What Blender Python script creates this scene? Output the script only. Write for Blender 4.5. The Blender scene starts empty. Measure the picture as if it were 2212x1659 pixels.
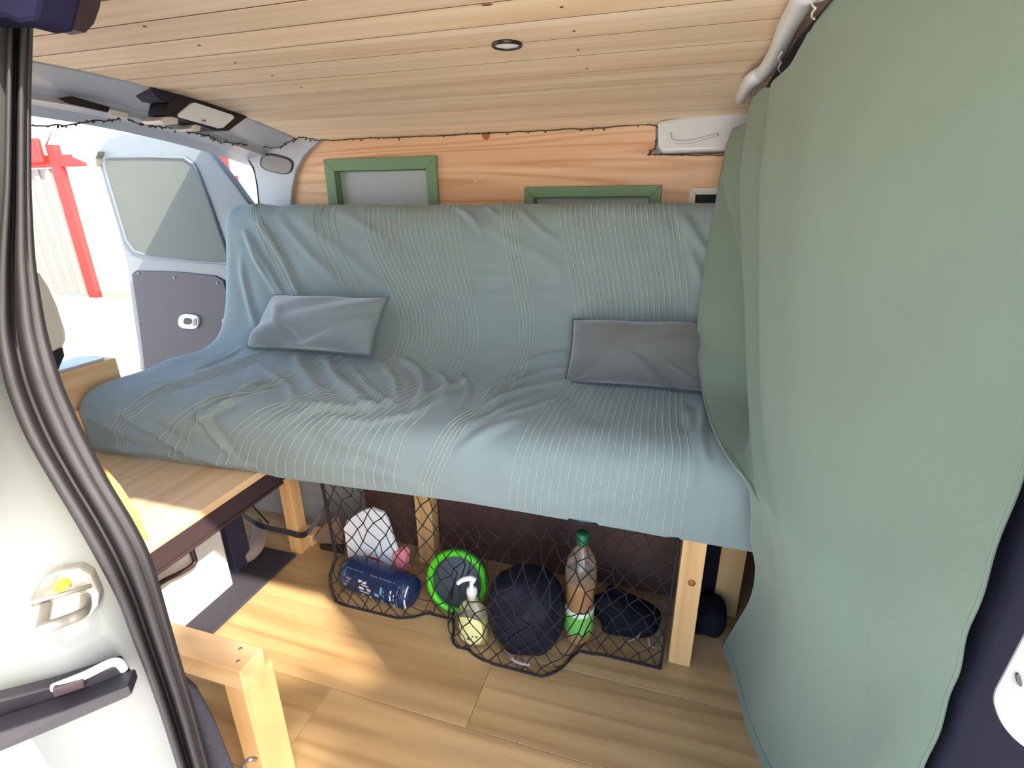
import bpy, bmesh, math, random
import numpy as np
from mathutils import Vector, Matrix
random.seed(7); np.random.seed(7)

# ------------------------------------------------------------------ camera
W, H, F = 2212.0, 1659.0, 1121.0
PITCH, YAW, ROLL = math.radians(20.2), math.radians(17.3), math.radians(0.6)
CAM = Vector((0, 0, 1.15))
_h = Vector((-math.sin(YAW), math.cos(YAW), 0)); _r0 = Vector((math.cos(YAW), math.sin(YAW), 0)); _z = Vector((0, 0, 1))
FWD = _h * math.cos(PITCH) - _z * math.sin(PITCH)
_u0 = _h * math.sin(PITCH) + _z * math.cos(PITCH)
UP = _u0 * math.cos(ROLL) + _r0 * math.sin(ROLL)
RIGHT = _r0 * math.cos(ROLL) - _u0 * math.sin(ROLL)
cam_data = bpy.data.cameras.new('camera'); cam = bpy.data.objects.new('camera', cam_data)
bpy.context.scene.collection.objects.link(cam)
cam.matrix_world = Matrix((
    (RIGHT.x, UP.x, -FWD.x, CAM.x), (RIGHT.y, UP.y, -FWD.y, CAM.y), (RIGHT.z, UP.z, -FWD.z, CAM.z), (0, 0, 0, 1)))
cam_data.sensor_fit = 'HORIZONTAL'; cam_data.sensor_width = 36.0
cam_data.lens = 36.0 * F / W
cam_data.clip_start = 0.02; cam_data.clip_end = 300
bpy.context.scene.camera = cam

# ------------------------------------------------------------------ sky, sun, exposure
SUN_DIR = Vector((-0.95, 0.53, -1.0)).normalized()          # the way the light travels
world = bpy.data.worlds.new('sky'); bpy.context.scene.world = world; world.use_nodes = True
_wn = world.node_tree.nodes; _wl = world.node_tree.links
_bg = _wn['Background']
_sky = _wn.new('ShaderNodeTexSky'); _sky.sky_type = 'NISHITA'; _sky.sun_disc = False
_sky.sun_elevation = math.asin(-SUN_DIR.z)
_sky.sun_rotation = math.atan2(-SUN_DIR.x, -SUN_DIR.y)
_sky.air_density = 1.0; _sky.dust_density = 2.0; _sky.ozone_density = 1.0
_wl.new(_sky.outputs[0], _bg.inputs[0]); _bg.inputs[1].default_value = 0.27
sun_d = bpy.data.lights.new('sun', 'SUN'); sun_d.energy = 4.2; sun_d.angle = math.radians(0.9); sun_d.color = (1.0, 0.93, 0.82)
sun = bpy.data.objects.new('sun', sun_d); bpy.context.scene.collection.objects.link(sun)
sun.rotation_euler = SUN_DIR.to_track_quat('-Z', 'Y').to_euler(); sun.location = (4, -3, 6)
vs = bpy.context.scene.view_settings
vs.view_transform = 'Standard'; vs.look = 'None'; vs.gamma = 1.0; vs.use_curve_mapping = False
vs.exposure = 1.80

# ------------------------------------------------------------------ helpers
COL = bpy.context.scene.collection
def ray(u, v):
    return (FWD + RIGHT * ((u - W / 2) / F) - UP * ((v - H / 2) / F))
def at(u, v, x=None, y=None, z=None):
    d = ray(u, v)
    if x is not None: t = (x - CAM.x) / d.x
    elif y is not None: t = (y - CAM.y) / d.y
    else: t = (z - CAM.z) / d.z
    return CAM + d * t
def proj(P):
    P = np.asarray(P, float) - np.array(CAM)
    a = P @ np.array(RIGHT); b = P @ np.array(UP); c = P @ np.array(FWD)
    return W / 2 + F * a / c, H / 2 - F * b / c
def lin(c): return c / 12.92 if c <= 0.04045 else ((c + 0.055) / 1.055) ** 2.4
def rgb(r, g, b): return (lin(r / 255), lin(g / 255), lin(b / 255), 1)

def tag(o, label=None, cat=None, group=None, kind=None):
    if label: o['label'] = label
    if cat: o['category'] = cat
    if group: o['group'] = group
    if kind: o['kind'] = kind
    return o
def thing(name, label, cat, loc=(0, 0, 0), group=None, kind=None):
    o = bpy.data.objects.new(name, None); COL.objects.link(o); o.location = loc; o.empty_display_size = 0.05
    return tag(o, label, cat, group, kind)
def link(name, me, mat, parent=None, smooth=False):
    o = bpy.data.objects.new(name, me); COL.objects.link(o)
    if mat: me.materials.append(mat)
    if smooth: me.polygons.foreach_set('use_smooth', [True] * len(me.polygons))
    if parent:
        o.parent = parent
        q = parent; off = Vector((0, 0, 0))
        while q: off += Vector(q.location); q = q.parent
        o.location = -off
    return o
def mesh(name, verts, faces):
    me = bpy.data.meshes.new(name); me.from_pydata([tuple(v) for v in verts], [], faces); me.validate(); me.update(); return me
def fix(me):
    bm = bmesh.new(); bm.from_mesh(me); bmesh.ops.recalc_face_normals(bm, faces=bm.faces); bm.to_mesh(me); bm.free(); return me
def bev(me, w, seg=2, ang=30):
    bm = bmesh.new(); bm.from_mesh(me)
    es = [e for e in bm.edges if len(e.link_faces) == 2 and e.calc_face_angle(0) > math.radians(ang)]
    if w > 0 and es: bmesh.ops.bevel(bm, geom=es, offset=w, segments=seg, profile=0.6, affect='EDGES', clamp_overlap=True)
    bmesh.ops.recalc_face_normals(bm, faces=bm.faces)
    bm.to_mesh(me); bm.free(); return me
def box_me(lo, hi, b=0.0, seg=2, name='box'):
    x0, y0, z0 = lo; x1, y1, z1 = hi
    v = [(x0, y0, z0), (x1, y0, z0), (x1, y1, z0), (x0, y1, z0), (x0, y0, z1), (x1, y0, z1), (x1, y1, z1), (x0, y1, z1)]
    f = [(3, 2, 1, 0), (4, 5, 6, 7), (0, 1, 5, 4), (1, 2, 6, 5), (2, 3, 7, 6), (3, 0, 4, 7)]
    me = mesh(name, v, f)
    return bev(me, b, seg) if b else me
def box(name, lo, hi, mat, parent=None, b=0.0, seg=2):
    return link(name, box_me(lo, hi, b, seg, name), mat, parent)
def prism_me(pts, ext, b=0.0, name='prism', seg=2):
    n = len(pts); pts = [Vector(p) for p in pts]; ext = Vector(ext)
    v = pts + [p + ext for p in pts]
    f = [tuple(range(n)), tuple(range(2 * n - 1, n - 1, -1))] + [(i, (i + 1) % n, n + (i + 1) % n, n + i) for i in range(n)]
    me = fix(mesh(name, v, f))
    return bev(me, b, seg) if b else me
def prism(name, pts, ext, mat, parent=None, b=0.0, smooth=False, seg=2):
    return link(name, prism_me(pts, ext, b, name, seg), mat, parent, smooth)
def tube_vf(path, r, sides=6, closed=False, cap=True):
    path = [Vector(p) for p in path]; n = len(path)
    rs = r if isinstance(r, (list, tuple)) else [r] * n
    vs_, fs = [], []; prev = None
    for i, p in enumerate(path):
        a = path[(i - 1) % n] if (closed or i > 0) else p
        c = path[(i + 1) % n] if (closed or i < n - 1) else p
        t = (c - a)
        t = t.normalized() if t.length > 1e-9 else Vector((0, 0, 1))
        if prev is None:
            q = Vector((0, 0, 1)) if abs(t.z) < 0.9 else Vector((1, 0, 0))
            nrm = t.cross(q).normalized()
        else:
            nrm = prev - t * prev.dot(t)
            nrm = nrm.normalized() if nrm.length > 1e-6 else t.orthogonal().normalized()
        prev = nrm; bn = t.cross(nrm)
        for k in range(sides):
            an = 2 * math.pi * k / sides
            vs_.append(p + (nrm * math.cos(an) + bn * math.sin(an)) * rs[i])
    m = n if closed else n - 1
    for i in range(m):
        j = (i + 1) % n
        for k in range(sides):
            l = (k + 1) % sides
            fs.append((i * sides + k, i * sides + l, j * sides + l, j * sides + k))
    if cap and not closed:
        fs.append(tuple(range(sides - 1, -1, -1))); fs.append(tuple((n - 1) * sides + k for k in range(sides)))
    return vs_, fs
class MB:
    def __init__(s): s.v = []; s.f = []
    def add(s, v, f):
        o = len(s.v); s.v += [tuple(p) for p in v]; s.f += [tuple(i + o for i in q) for q in f]; return s
    def build(s, name, mat, parent=None, smooth=False): return link(name, fix(mesh(name, s.v, s.f)), mat, parent, smooth)
def tube(name, path, r, mat, parent=None, sides=8, closed=False):
    v, f = tube_vf(path, r, sides, closed)
    return link(name, fix(mesh(name, v, f)), mat, parent, True)
def smooth_path(pts, n=8):
    pts = [Vector(p) for p in pts]; out = []
    for i in range(len(pts) - 1):
        p0 = pts[max(i - 1, 0)]; p1 = pts[i]; p2 = pts[i + 1]; p3 = pts[min(i + 2, len(pts) - 1)]
        for k in range(n):
            t = k / n
            out.append(0.5 * ((2 * p1) + (p2 - p0) * t + (2 * p0 - 5 * p1 + 4 * p2 - p3) * t * t + (3 * p1 - p0 - 3 * p2 + p3) * t ** 3))
    out.append(pts[-1]); return out
def lathe_vf(prof, axis_o, axis_d, sides=24, sx=1.0, sy=1.0, ref=None):
    d = Vector(axis_d).normalized(); o = Vector(axis_o)
    a = Vector(ref) if ref else d.orthogonal()
    a = (a - d * a.dot(d)).normalized(); b = d.cross(a); v = []; f = []
    for r, t in prof:
        for k in range(sides):
            an = 2 * math.pi * k / sides
            v.append(o + d * t + a * (r * sx * math.cos(an)) + b * (r * sy * math.sin(an)))
    n = len(prof)
    for i in range(n - 1):
        for k in range(sides):
            l = (k + 1) % sides
            f.append((i * sides + k, i * sides + l, (i + 1) * sides + l, (i + 1) * sides + k))
    f.append(tuple(range(sides - 1, -1, -1))); f.append(tuple((n - 1) * sides + k for k in range(sides)))
    return v, f
def lathe(name, prof, o, d, mat, parent=None, sides=24, sx=1.0, sy=1.0, ref=None):
    v, f = lathe_vf(prof, o, d, sides, sx, sy, ref)
    return link(name, fix(mesh(name, v, f)), mat, parent, True)
def grid_me(P, name='grid', thick=None):
    n, m = len(P), len(P[0])
    v = [p for row in P for p in row]
    f = [(i * m + j, i * m + j + 1, (i + 1) * m + j + 1, (i + 1) * m + j) for i in range(n - 1) for j in range(m - 1)]
    return mesh(name, v, f)

# ------------------------------------------------------------------ materials
MATS = {}
def nodes_of(name):
    m = bpy.data.materials.new(name); m.use_nodes = True
    nt = m.node_tree; return m, nt.nodes, nt.links, nt.nodes['Principled BSDF']
def plain(name, c, rough=0.5, metal=0.0, noise=0.06, scale=30, bump=0.0, bscale=200, coat=0.0, sheen=0.0, spec=None, trans=0.0):
    m, N, L, B = nodes_of(name)
    tc = N.new('ShaderNodeTexCoord'); no = N.new('ShaderNodeTexNoise'); no.inputs['Scale'].default_value = scale; no.inputs['Detail'].default_value = 4
    L.new(tc.outputs['Object'], no.inputs['Vector'])
    mx = N.new('ShaderNodeMix'); mx.data_type = 'RGBA'
    mx.inputs[6].default_value = [x * (1 - noise) for x in c[:3]] + [1]; mx.inputs[7].default_value = [min(1, x * (1 + noise)) for x in c[:3]] + [1]
    L.new(no.outputs[0], mx.inputs[0]); L.new(mx.outputs[2], B.inputs['Base Color'])
    B.inputs['Roughness'].default_value = rough; B.inputs['Metallic'].default_value = metal
    B.inputs['Coat Weight'].default_value = coat; B.inputs['Sheen Weight'].default_value = sheen
    B.inputs['Transmission Weight'].default_value = trans
    if spec is not None: B.inputs['Specular IOR Level'].default_value = spec
    if bump:
        n2 = N.new('ShaderNodeTexNoise'); n2.inputs['Scale'].default_value = bscale; n2.inputs['Detail'].default_value = 3
        L.new(tc.outputs['Object'], n2.inputs['Vector'])
        bp = N.new('ShaderNodeBump'); bp.inputs['Strength'].default_value = bump; bp.inputs['Distance'].default_value = 0.002
        L.new(n2.outputs[0], bp.inputs['Height']); L.new(bp.outputs[0], B.inputs['Normal'])
    return m
def wood(name, c_light, c_dark, axis='x', rough=0.55, stretch=0.05, scale=26, contrast=0.5, band=0.5, coat=0.0, knots=0.0, var=0.10, rings=42):
    m, N, L, B = nodes_of(name)
    tc = N.new('ShaderNodeTexCoord'); oi = N.new('ShaderNodeObjectInfo')
    rv = N.new('ShaderNodeVectorMath'); rv.operation = 'SCALE'; rv.inputs[0].default_value = (13.1, 7.7, 5.3)
    L.new(oi.outputs['Random'], rv.inputs['Scale'])
    ad = N.new('ShaderNodeVectorMath'); ad.operation = 'ADD'; L.new(tc.outputs['Object'], ad.inputs[0]); L.new(rv.outputs[0], ad.inputs[1])
    mp = N.new('ShaderNodeMapping'); s = [1.0, 1.0, 1.0]; s['xyz'.index(axis)] = stretch; mp.inputs['Scale'].default_value = s
    L.new(ad.outputs[0], mp.inputs[0])
    n1 = N.new('ShaderNodeTexNoise'); n1.inputs['Scale'].default_value = scale; n1.inputs['Detail'].default_value = 5; n1.inputs['Distortion'].default_value = 0.6
    n2 = N.new('ShaderNodeTexNoise'); n2.inputs['Scale'].default_value = scale * 5; n2.inputs['Detail'].default_value = 3
    n3 = N.new('ShaderNodeTexNoise'); n3.inputs['Scale'].default_value = 7; n3.inputs['Detail'].default_value = 2
    for n in (n1, n2): L.new(mp.outputs[0], n.inputs['Vector'])
    L.new(mp.outputs[0], n3.inputs['Vector'])
    # growth rings: a sine of the slow noise
    mm = N.new('ShaderNodeMath'); mm.operation = 'MULTIPLY'; mm.inputs[1].default_value = rings; L.new(n3.outputs[0], mm.inputs[0])
    sn = N.new('ShaderNodeMath'); sn.operation = 'SINE'; L.new(mm.outputs[0], sn.inputs[0])
    mr = N.new('ShaderNodeMapRange'); mr.inputs[1].default_value = -1; mr.inputs[2].default_value = 1; L.new(sn.outputs[0], mr.inputs[0])
    pw = N.new('ShaderNodeMath'); pw.operation = 'POWER'; pw.inputs[1].default_value = 2.5; L.new(mr.outputs[0], pw.inputs[0])
    a1 = N.new('ShaderNodeMath'); a1.operation = 'MULTIPLY'; a1.inputs[1].default_value = band; L.new(pw.outputs[0], a1.inputs[0])
    rg = N.new('ShaderNodeMapRange'); rg.inputs[1].default_value = 0.35; rg.inputs[2].default_value = 0.7; L.new(n1.outputs[0], rg.inputs[0])
    a2 = N.new('ShaderNodeMath'); a2.operation = 'MULTIPLY_ADD'; a2.inputs[1].default_value = contrast; L.new(rg.outputs[0], a2.inputs[0]); L.new(a1.outputs[0], a2.inputs[2])
    a3 = N.new('ShaderNodeMath'); a3.operation = 'MULTIPLY_ADD'; a3.inputs[1].default_value = 0.22; L.new(n2.outputs[0], a3.inputs[0]); L.new(a2.outputs[0], a3.inputs[2])
    last = a3.outputs[0]
    if knots:
        mk = N.new('ShaderNodeMapping'); sk = [6.0, 6.0, 6.0]; sk['xyz'.index(axis)] = 2.2; mk.inputs['Scale'].default_value = sk; L.new(ad.outputs[0], mk.inputs[0])
        vo = N.new('ShaderNodeTexVoronoi'); vo.inputs['Scale'].default_value = 1.0; L.new(mk.outputs[0], vo.inputs['Vector'])
        kr = N.new('ShaderNodeMapRange'); kr.inputs[1].default_value = 0.10; kr.inputs[2].default_value = 0.03; kr.inputs[3].default_value = 0; kr.inputs[4].default_value = knots
        L.new(vo.outputs['Distance'], kr.inputs[0])
        ak = N.new('ShaderNodeMath'); ak.operation = 'ADD'; L.new(last, ak.inputs[0]); L.new(kr.outputs[0], ak.inputs[1]); last = ak.outputs[0]
    mx = N.new('ShaderNodeMix'); mx.data_type = 'RGBA'; mx.inputs[6].default_value = c_light; mx.inputs[7].default_value = c_dark
    L.new(last, mx.inputs[0])
    hv = N.new('ShaderNodeHueSaturation'); L.new(mx.outputs[2], hv.inputs['Color'])
    vr = N.new('ShaderNodeMapRange'); vr.inputs[3].default_value = 1 - var; vr.inputs[4].default_value = 1 + var * 0.6; L.new(oi.outputs['Random'], vr.inputs[0]); L.new(vr.outputs[0], hv.inputs['Value'])
    L.new(hv.outputs[0], B.inputs['Base Color'])
    B.inputs['Roughness'].default_value = rough; B.inputs['Coat Weight'].default_value = coat
    bp = N.new('ShaderNodeBump'); bp.inputs['Strength'].default_value = 0.12; bp.inputs['Distance'].default_value = 0.001
    L.new(a3.outputs[0], bp.inputs['Height']); L.new(bp.outputs[0], B.inputs['Normal'])
    return m
def cloth(name, c, rough=0.9, weave=900, bump=0.25, transl=0.0, noise=0.06, sheen=0.2, nscale=14):
    m = plain(name, c, rough, noise=noise, scale=nscale, bump=bump, bscale=weave, sheen=sheen, spec=0.15)
    if transl:
        nt = m.node_tree; B = nt.nodes['Principled BSDF']; out = nt.nodes['Material Output']
        tr = nt.nodes.new('ShaderNodeBsdfTranslucent'); src = B.inputs['Base Color'].links[0].from_socket
        nt.links.new(src, tr.inputs['Color']); ms = nt.nodes.new('ShaderNodeMixShader'); ms.inputs[0].default_value = transl
        nt.links.new(B.outputs[0], ms.inputs[1]); nt.links.new(tr.outputs[0], ms.inputs[2]); nt.links.new(ms.outputs[0], out.inputs[0])
    return m

M = dict(
    pine=wood('pine_boards', rgb(250, 230, 198), rgb(214, 176, 130), 'x', 0.5, 0.035, 24, 0.42, 0.30, knots=0.0, var=0.10),
    panel=wood('glued_pine_panel', rgb(232, 194, 152), rgb(186, 124, 80), 'x', 0.45, 0.05, 16, 0.30, 0.42, var=0.0, coat=0.1, rings=80),
    vinyl=wood('oak_vinyl', rgb(186, 154, 108), rgb(132, 100, 62), 'x', 0.40, 0.07, 15, 0.45, 0.30, var=0.07),
    timber_x=wood('timber_along_x', rgb(224, 190, 142), rgb(188, 142, 92), 'x', 0.6, 0.05, 22, 0.35, 0.3, var=0.05),
    timber_y=wood('timber_along_y', rgb(228, 200, 158), rgb(192, 148, 102), 'y', 0.5, 0.05, 18, 0.3, 0.3, var=0.05),
    timber_z=wood('timber_upright', rgb(220, 180, 124), rgb(184, 134, 82), 'z', 0.6, 0.05, 22, 0.35, 0.3, var=0.05),
    plywood=wood('plywood_edge', rgb(236, 176, 100), rgb(200, 120, 60), 'z', 0.6, 0.08, 20, 0.35, 0.3, var=0.0),
    seam=plain('board_seam', rgb(92, 62, 38), 0.9),
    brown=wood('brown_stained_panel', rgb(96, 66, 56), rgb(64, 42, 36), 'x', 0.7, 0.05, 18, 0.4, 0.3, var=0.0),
    white=plain('white_body_paint', rgb(206, 209, 207), 0.28, noise=0.02, scale=4, coat=0.4),
    jamb=plain('jamb_white_dimmed', rgb(116, 118, 114), 0.35, noise=0.02, scale=4, coat=0.2),  # white body paint darkened so the sunlit metal does not burn out
    doorpaint_dim=plain('door_white_dimmed', rgb(102, 109, 112), 0.35, noise=0.02, scale=4, coat=0.2),  # white van paint darkened to offset the strong skylight on the doors
    whitegrey=plain('grey_body_paint', rgb(172, 176, 180), 0.4, noise=0.03, scale=5, coat=0.15),
    innergrey=plain('inner_grey_panel', rgb(150, 148, 146), 0.6, noise=0.04, scale=6),
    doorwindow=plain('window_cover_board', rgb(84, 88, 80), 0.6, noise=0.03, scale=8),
    doorcard=plain('dark_door_card', rgb(58, 56, 63), 0.55, noise=0.05, scale=20, bump=0.1),
    rubber=plain('rubber_seal', rgb(54, 51, 52), 0.62, noise=0.12, scale=60, bump=0.15, bscale=150, spec=0.22),
    black=plain('black_plastic', rgb(34, 30, 34), 0.5, noise=0.1, scale=40),
    navy=plain('dark_navy_trim', rgb(36, 36, 56), 0.8, noise=0.12, scale=120, bump=0.2, bscale=400),
    deepnavy=plain('deep_navy_rubber', rgb(24, 21, 40), 0.9, noise=0.1, scale=120, spec=0.1),
    carpet=plain('charcoal_carpet', rgb(56, 54, 60), 0.95, noise=0.3, scale=220, bump=0.6, bscale=500, spec=0.1),
    darkbrown=plain('dark_brown_metal', rgb(58, 44, 46), 0.45, noise=0.06, scale=20),
    greyplastic=plain('grey_plastic', rgb(132, 130, 128), 0.55, noise=0.05, scale=30, bump=0.1, bscale=300),
    steel=plain('brushed_steel', rgb(150, 145, 134), 0.42, 0.6, noise=0.1, scale=50),
    yellow=plain('yellow_plug', rgb(214, 186, 40), 0.5),
    green=plain('green_paint', rgb(106, 138, 102), 0.5, noise=0.05, scale=20),
    nicheback=plain('pale_niche_back', rgb(206, 204, 204), 0.7, noise=0.03),
    cream=plain('cream_frame', rgb(224, 218, 204), 0.45),
    screen=plain('black_glass', rgb(10, 9, 14), 0.6),
    lens=plain('frosted_lens', rgb(244, 245, 248), 0.35, noise=0.02),
    ring=plain('dark_ring', rgb(38, 26, 28), 0.35),
    cover=cloth('sage_throw', rgb(131, 145, 144), weave=700, bump=0.22, noise=0.05),
    thread=cloth('raised_thread', rgb(164, 175, 167), weave=1500, bump=0.2, noise=0.1),
    velvet_blue=cloth('blue_grey_velvet', rgb(124, 136, 140), weave=500, bump=0.1, sheen=0.6, noise=0.08),
    velvet_grey=cloth('grey_velvet', rgb(104, 106, 104), weave=500, bump=0.1, sheen=0.6, noise=0.08),
    piping_blue=cloth('blue_grey_piping', rgb(100, 108, 112), weave=500, bump=0.1),
    piping_grey=cloth('dark_grey_piping', rgb(78, 80, 80), weave=500, bump=0.1),
    curtain=cloth('sage_curtain', rgb(127, 143, 126), weave=1100, bump=0.2, transl=0.18, noise=0.04, nscale=8),
    net=plain('black_netting', rgb(22, 18, 20), 0.8),
    strap=cloth('black_webbing', rgb(28, 26, 30), weave=1200, bump=0.3),
    bluepack=plain('navy_pack', rgb(18, 40, 84), 0.4, noise=0.15, scale=60, bump=0.1),
    print_white=plain('white_print', rgb(196, 206, 210), 0.4),
    print_cyan=plain('cyan_print', rgb(104, 178, 190), 0.4),
    print_grey=plain('grey_print', rgb(110, 122, 146), 0.4),
    card=plain('white_card', rgb(216, 222, 230), 0.5, noise=0.02),
    pink=plain('pink_card', rgb(226, 132, 146), 0.5),
    red=plain('red_card', rgb(190, 40, 58), 0.5),
    lime=plain('lime_silicone', rgb(74, 196, 26), 0.4, noise=0.03),
    greysil=plain('grey_silicone', rgb(74, 82, 94), 0.6, noise=0.08),
    nylon=cloth('navy_nylon', rgb(26, 26, 38), rough=0.6, weave=300, bump=0.2, noise=0.3, sheen=0.0, nscale=40),
    blackfab=cloth('black_fabric', rgb(20, 20, 28), weave=300, bump=0.3, noise=0.2, sheen=0.0),
    greyfab=cloth('taupe_fabric', rgb(140, 124, 118), weave=300, bump=0.4, noise=0.15),
    cap=plain('dark_green_cap', rgb(16, 96, 62), 0.4),
    labelgreen=plain('green_label', rgb(112, 184, 84), 0.45, noise=0.1),
    labelwhite=plain('white_label_band', rgb(220, 226, 210), 0.45),
    labelyellow=plain('pale_yellow_label', rgb(222, 218, 150), 0.45, noise=0.03),
    pump=plain('white_pump', rgb(216, 218, 212), 0.4),
    ink=plain('black_ink', rgb(40, 40, 50), 0.6),
    juice=plain('amber_drink', rgb(214, 150, 42), 0.25, noise=0.15, trans=0.0),
    soap=plain('yellow_soap', rgb(222, 204, 96), 0.2, trans=0.1),
    clear=plain('clear_plastic', rgb(236, 238, 236), 0.08, noise=0.0, trans=0.92),
    cardboard=plain('brown_cardboard', rgb(128, 104, 88), 0.8, noise=0.1),
    wire=plain('brown_wire', rgb(74, 62, 40), 0.6, noise=0.2),
    ground=plain('pale_paving', rgb(232, 224, 214), 0.9, noise=0.1, scale=1.5, bump=0.2, bscale=30),
    outwall=plain('white_render', rgb(240, 238, 230), 0.8, noise=0.02),
    corr=plain('pale_corrugated', rgb(128, 124, 116), 0.6, noise=0.05),
    redpaint=plain('red_paint', rgb(176, 34, 30), 0.5),
    leaf=plain('tree_leaf', rgb(120, 150, 60), 0.6, noise=0.25, scale=3),
    bark=plain('tree_bark', rgb(96, 78, 60), 0.9, noise=0.25, bump=0.5, bscale=60),
)
def zc(y): return 1.437 - 0.127 * (y - 1.0) ** 2       # crown of the ceiling

# ================================================================== SETTING
# ---- floor: vinyl planks laid along the van
floor = link('floor', box_me((-1.70, 0.10, -0.06), (0.62, 1.86, -0.004)), M['innergrey']); tag(floor, 'oak-look vinyl plank floor of the van', kind='structure')
rows = [(0.113, [-1.70, -0.95, 0.25, 0.62]), (0.333, [-1.70, -1.2, 0.02, 0.62]), (0.553, [-1.70, -0.72, 0.48, 0.62]), (0.773, [-1.70, -1.56, -0.36, 0.62]),
        (0.993, [-1.70, -0.86, 0.34, 0.62]), (1.213, [-1.70, -0.5, 0.62]), (1.433, [-1.70, -1.0, 0.2, 0.62]), (1.653, [-1.70, -0.6, 0.62])]
for y0, xs in rows:
    for a, b in zip(xs[:-1], xs[1:]):
        box('plank', (a + 0.0005, y0 + 0.0005, -0.004), (b - 0.0005, min(y0 + 0.2195, 1.86), 0.0), M['vinyl'], floor, b=0.0007, seg=1)

# ---- ceiling: tongue-and-groove boards following the crown of the roof
cei_v = []; cei_f = []
ys = np.linspace(0.34, 1.90, 27)
for i, y in enumerate(ys):
    for x in (-1.41, 0.30): cei_v.append((x, y, zc(y) + 0.022))
    for x in (-1.41, 0.30): cei_v.append((x, y, zc(y) + 0.05))
for i in range(26):
    a = i * 4; b = a + 4
    cei_f += [(a, a + 1, b + 1, b), (a + 2, b + 2, b + 3, a + 3), (a, b, b + 2, a + 2), (a + 1, a + 3, b + 3, b + 1)]
ceiling = link('ceiling', fix(mesh('ceiling', cei_v, cei_f)), M['whitegrey']); tag(ceiling, 'pine boarded ceiling under the van roof', kind='structure')
seams = [1.862 - 0.1155 * k for k in range(14)]
for k in range(13):
    y1, y0 = seams[k], seams[k + 1]
    z1, z0 = zc(y1), zc(y0); g = 0.0022; cch = 0.0004
    sec = [(y0 + g, z0 + 0.0004), (y0 + g + cch, z0), (y1 - g - cch, z1), (y1 - g, z1 + 0.0004), (y1 - g, z1 + 0.018), (y0 + g, z0 + 0.018)]
    prism('plank', [(-1.410, y, z) for y, z in sec], (1.695, 0, 0), M['pine'], ceiling)
# tongues seen in the grooves
for k in range(1, 13):
    y = seams[k]; box('tongue', (-1.405, y - 0.0024, zc(y) + 0.0003), (0.28, y + 0.0024, zc(y) + 0.014), M['seam'], ceiling)
# screws in the boards
sc_me = fix(mesh('screw', *lathe_vf([(0.0001, -0.0012), (0.0032, -0.0012), (0.0036, 0.0015)], (0, 0, 0), (0, 0, 1), 8)))
sc_me.materials.append(M['wire'])
for u, v in [(1240, 66), (1213, 14), (1249, 107), (1268, 147), (1281, 183), (1297, 237), (430, 97), (312, 56), (588, 163), (650, 188), (703, 216), (760, 236), (803, 257), (508, 135), (862, 277)]:
    p = at(u, v, z=1.42)
    for _ in range(6): p = at(u, v, z=zc(p.y))
    o = bpy.data.objects.new('screw', sc_me); COL.objects.link(o); o.location = p; o.parent = ceiling
# knots: dark oval plugs in the boards
kn_me = fix(mesh('knot', *lathe_vf([(0.0001, -0.0004), (0.5, -0.0004), (0.55, 0.001)], (0, 0, 0), (0, 0, 1), 14)))
kn_me.materials.append(plain('dark_knot', rgb(134, 88, 52), 0.6, noise=0.3, scale=200))
for u, v, a, b in [(880, 221, 0.036, 0.016), (1290, 212, 0.034, 0.017), (1052, 10, 0.020, 0.012)]:
    p = at(u, v, z=1.42)
    for _ in range(6): p = at(u, v, z=zc(p.y))
    o = bpy.data.objects.new('knot', kn_me); COL.objects.link(o); o.location = p; o.scale = (a, b, 1); o.parent = ceiling
    o.rotation_euler = (math.atan(-0.254 * (p.y - 1)), 0, 0)

# ---- roof skin above everything
rv = []; rf = []
for i, y in enumerate(np.linspace(0.30, 1.98, 20)):
    for x in (-1.74, 1.7): rv.append((x, y, zc(y) + 0.07 - max(0, 0.42 - y) * 0.5 - max(0, y - 1.88) * 0.8))
for i in range(19): rf.append((2 * i, 2 * i + 1, 2 * i + 3, 2 * i + 2))
roof = link('trim_1', mesh('roof_skin', rv, rf), M['white']); tag(roof, 'white roof skin of the van', kind='structure')

# ---- far side wall: glued pine panel with notches for the niches
YW = 1.85
N1 = (at(725, 368, y=YW).x, at(928, 366, y=YW).x, at(928, 366, y=YW).z)   # inner opening of the first niche
N2 = (at(1152, 423, y=YW).x, at(1412, 421, y=YW).x, at(1282, 422, y=YW).z)
N3 = (at(1502, 418, y=YW).x, 0.20, at(1502, 418, y=YW).z)
zb = 0.80
pp = [at(694, 299, y=YW), at(900, 288, y=YW), at(1180, 273, y=YW), at(1418, 259, y=YW), at(1414, 335, y=YW)]
ztop = 0.5 * (pp[0].z + pp[3].z)
for p in pp[:4]: p.z = zc(YW) - 0.001
pr = at(1414, 336, y=YW)
outline = [Vector((pp[0].x, YW, pp[0].z)), Vector((pp[3].x, YW, pp[3].z)), pr, Vector((0.33, YW, pr.z)), Vector((0.33, YW, zb)),
           Vector((N3[1], YW, zb)), Vector((N3[1], YW, N3[2])), Vector((N3[0], YW, N3[2])), Vector((N3[0], YW, zb)),
           Vector((N2[1], YW, zb)), Vector((N2[1], YW, N2[2])), Vector((N2[0], YW, N2[2])), Vector((N2[0], YW, zb)),
           Vector((N1[1], YW, zb)), Vector((N1[1], YW, N1[2])), Vector((N1[0], YW, N1[2])), Vector((N1[0], YW, zb)),
           Vector((at(630, 440, y=YW).x, YW, zb)), at(629, 440, y=YW), at(632, 400, y=YW), at(640, 365, y=YW), at(656, 336, y=YW), at(680, 312, y=YW)]
wall_back = prism('wall_back', outline, (0, 0.018, 0), M['panel']); tag(wall_back, 'orange pine panel wall above the couch', kind='structure')
link('lower_board', box_me((-1.62, YW + 0.02, 0.0), (1.6, YW + 0.05, 1.35)), M['whitegrey'], wall_back)
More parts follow.
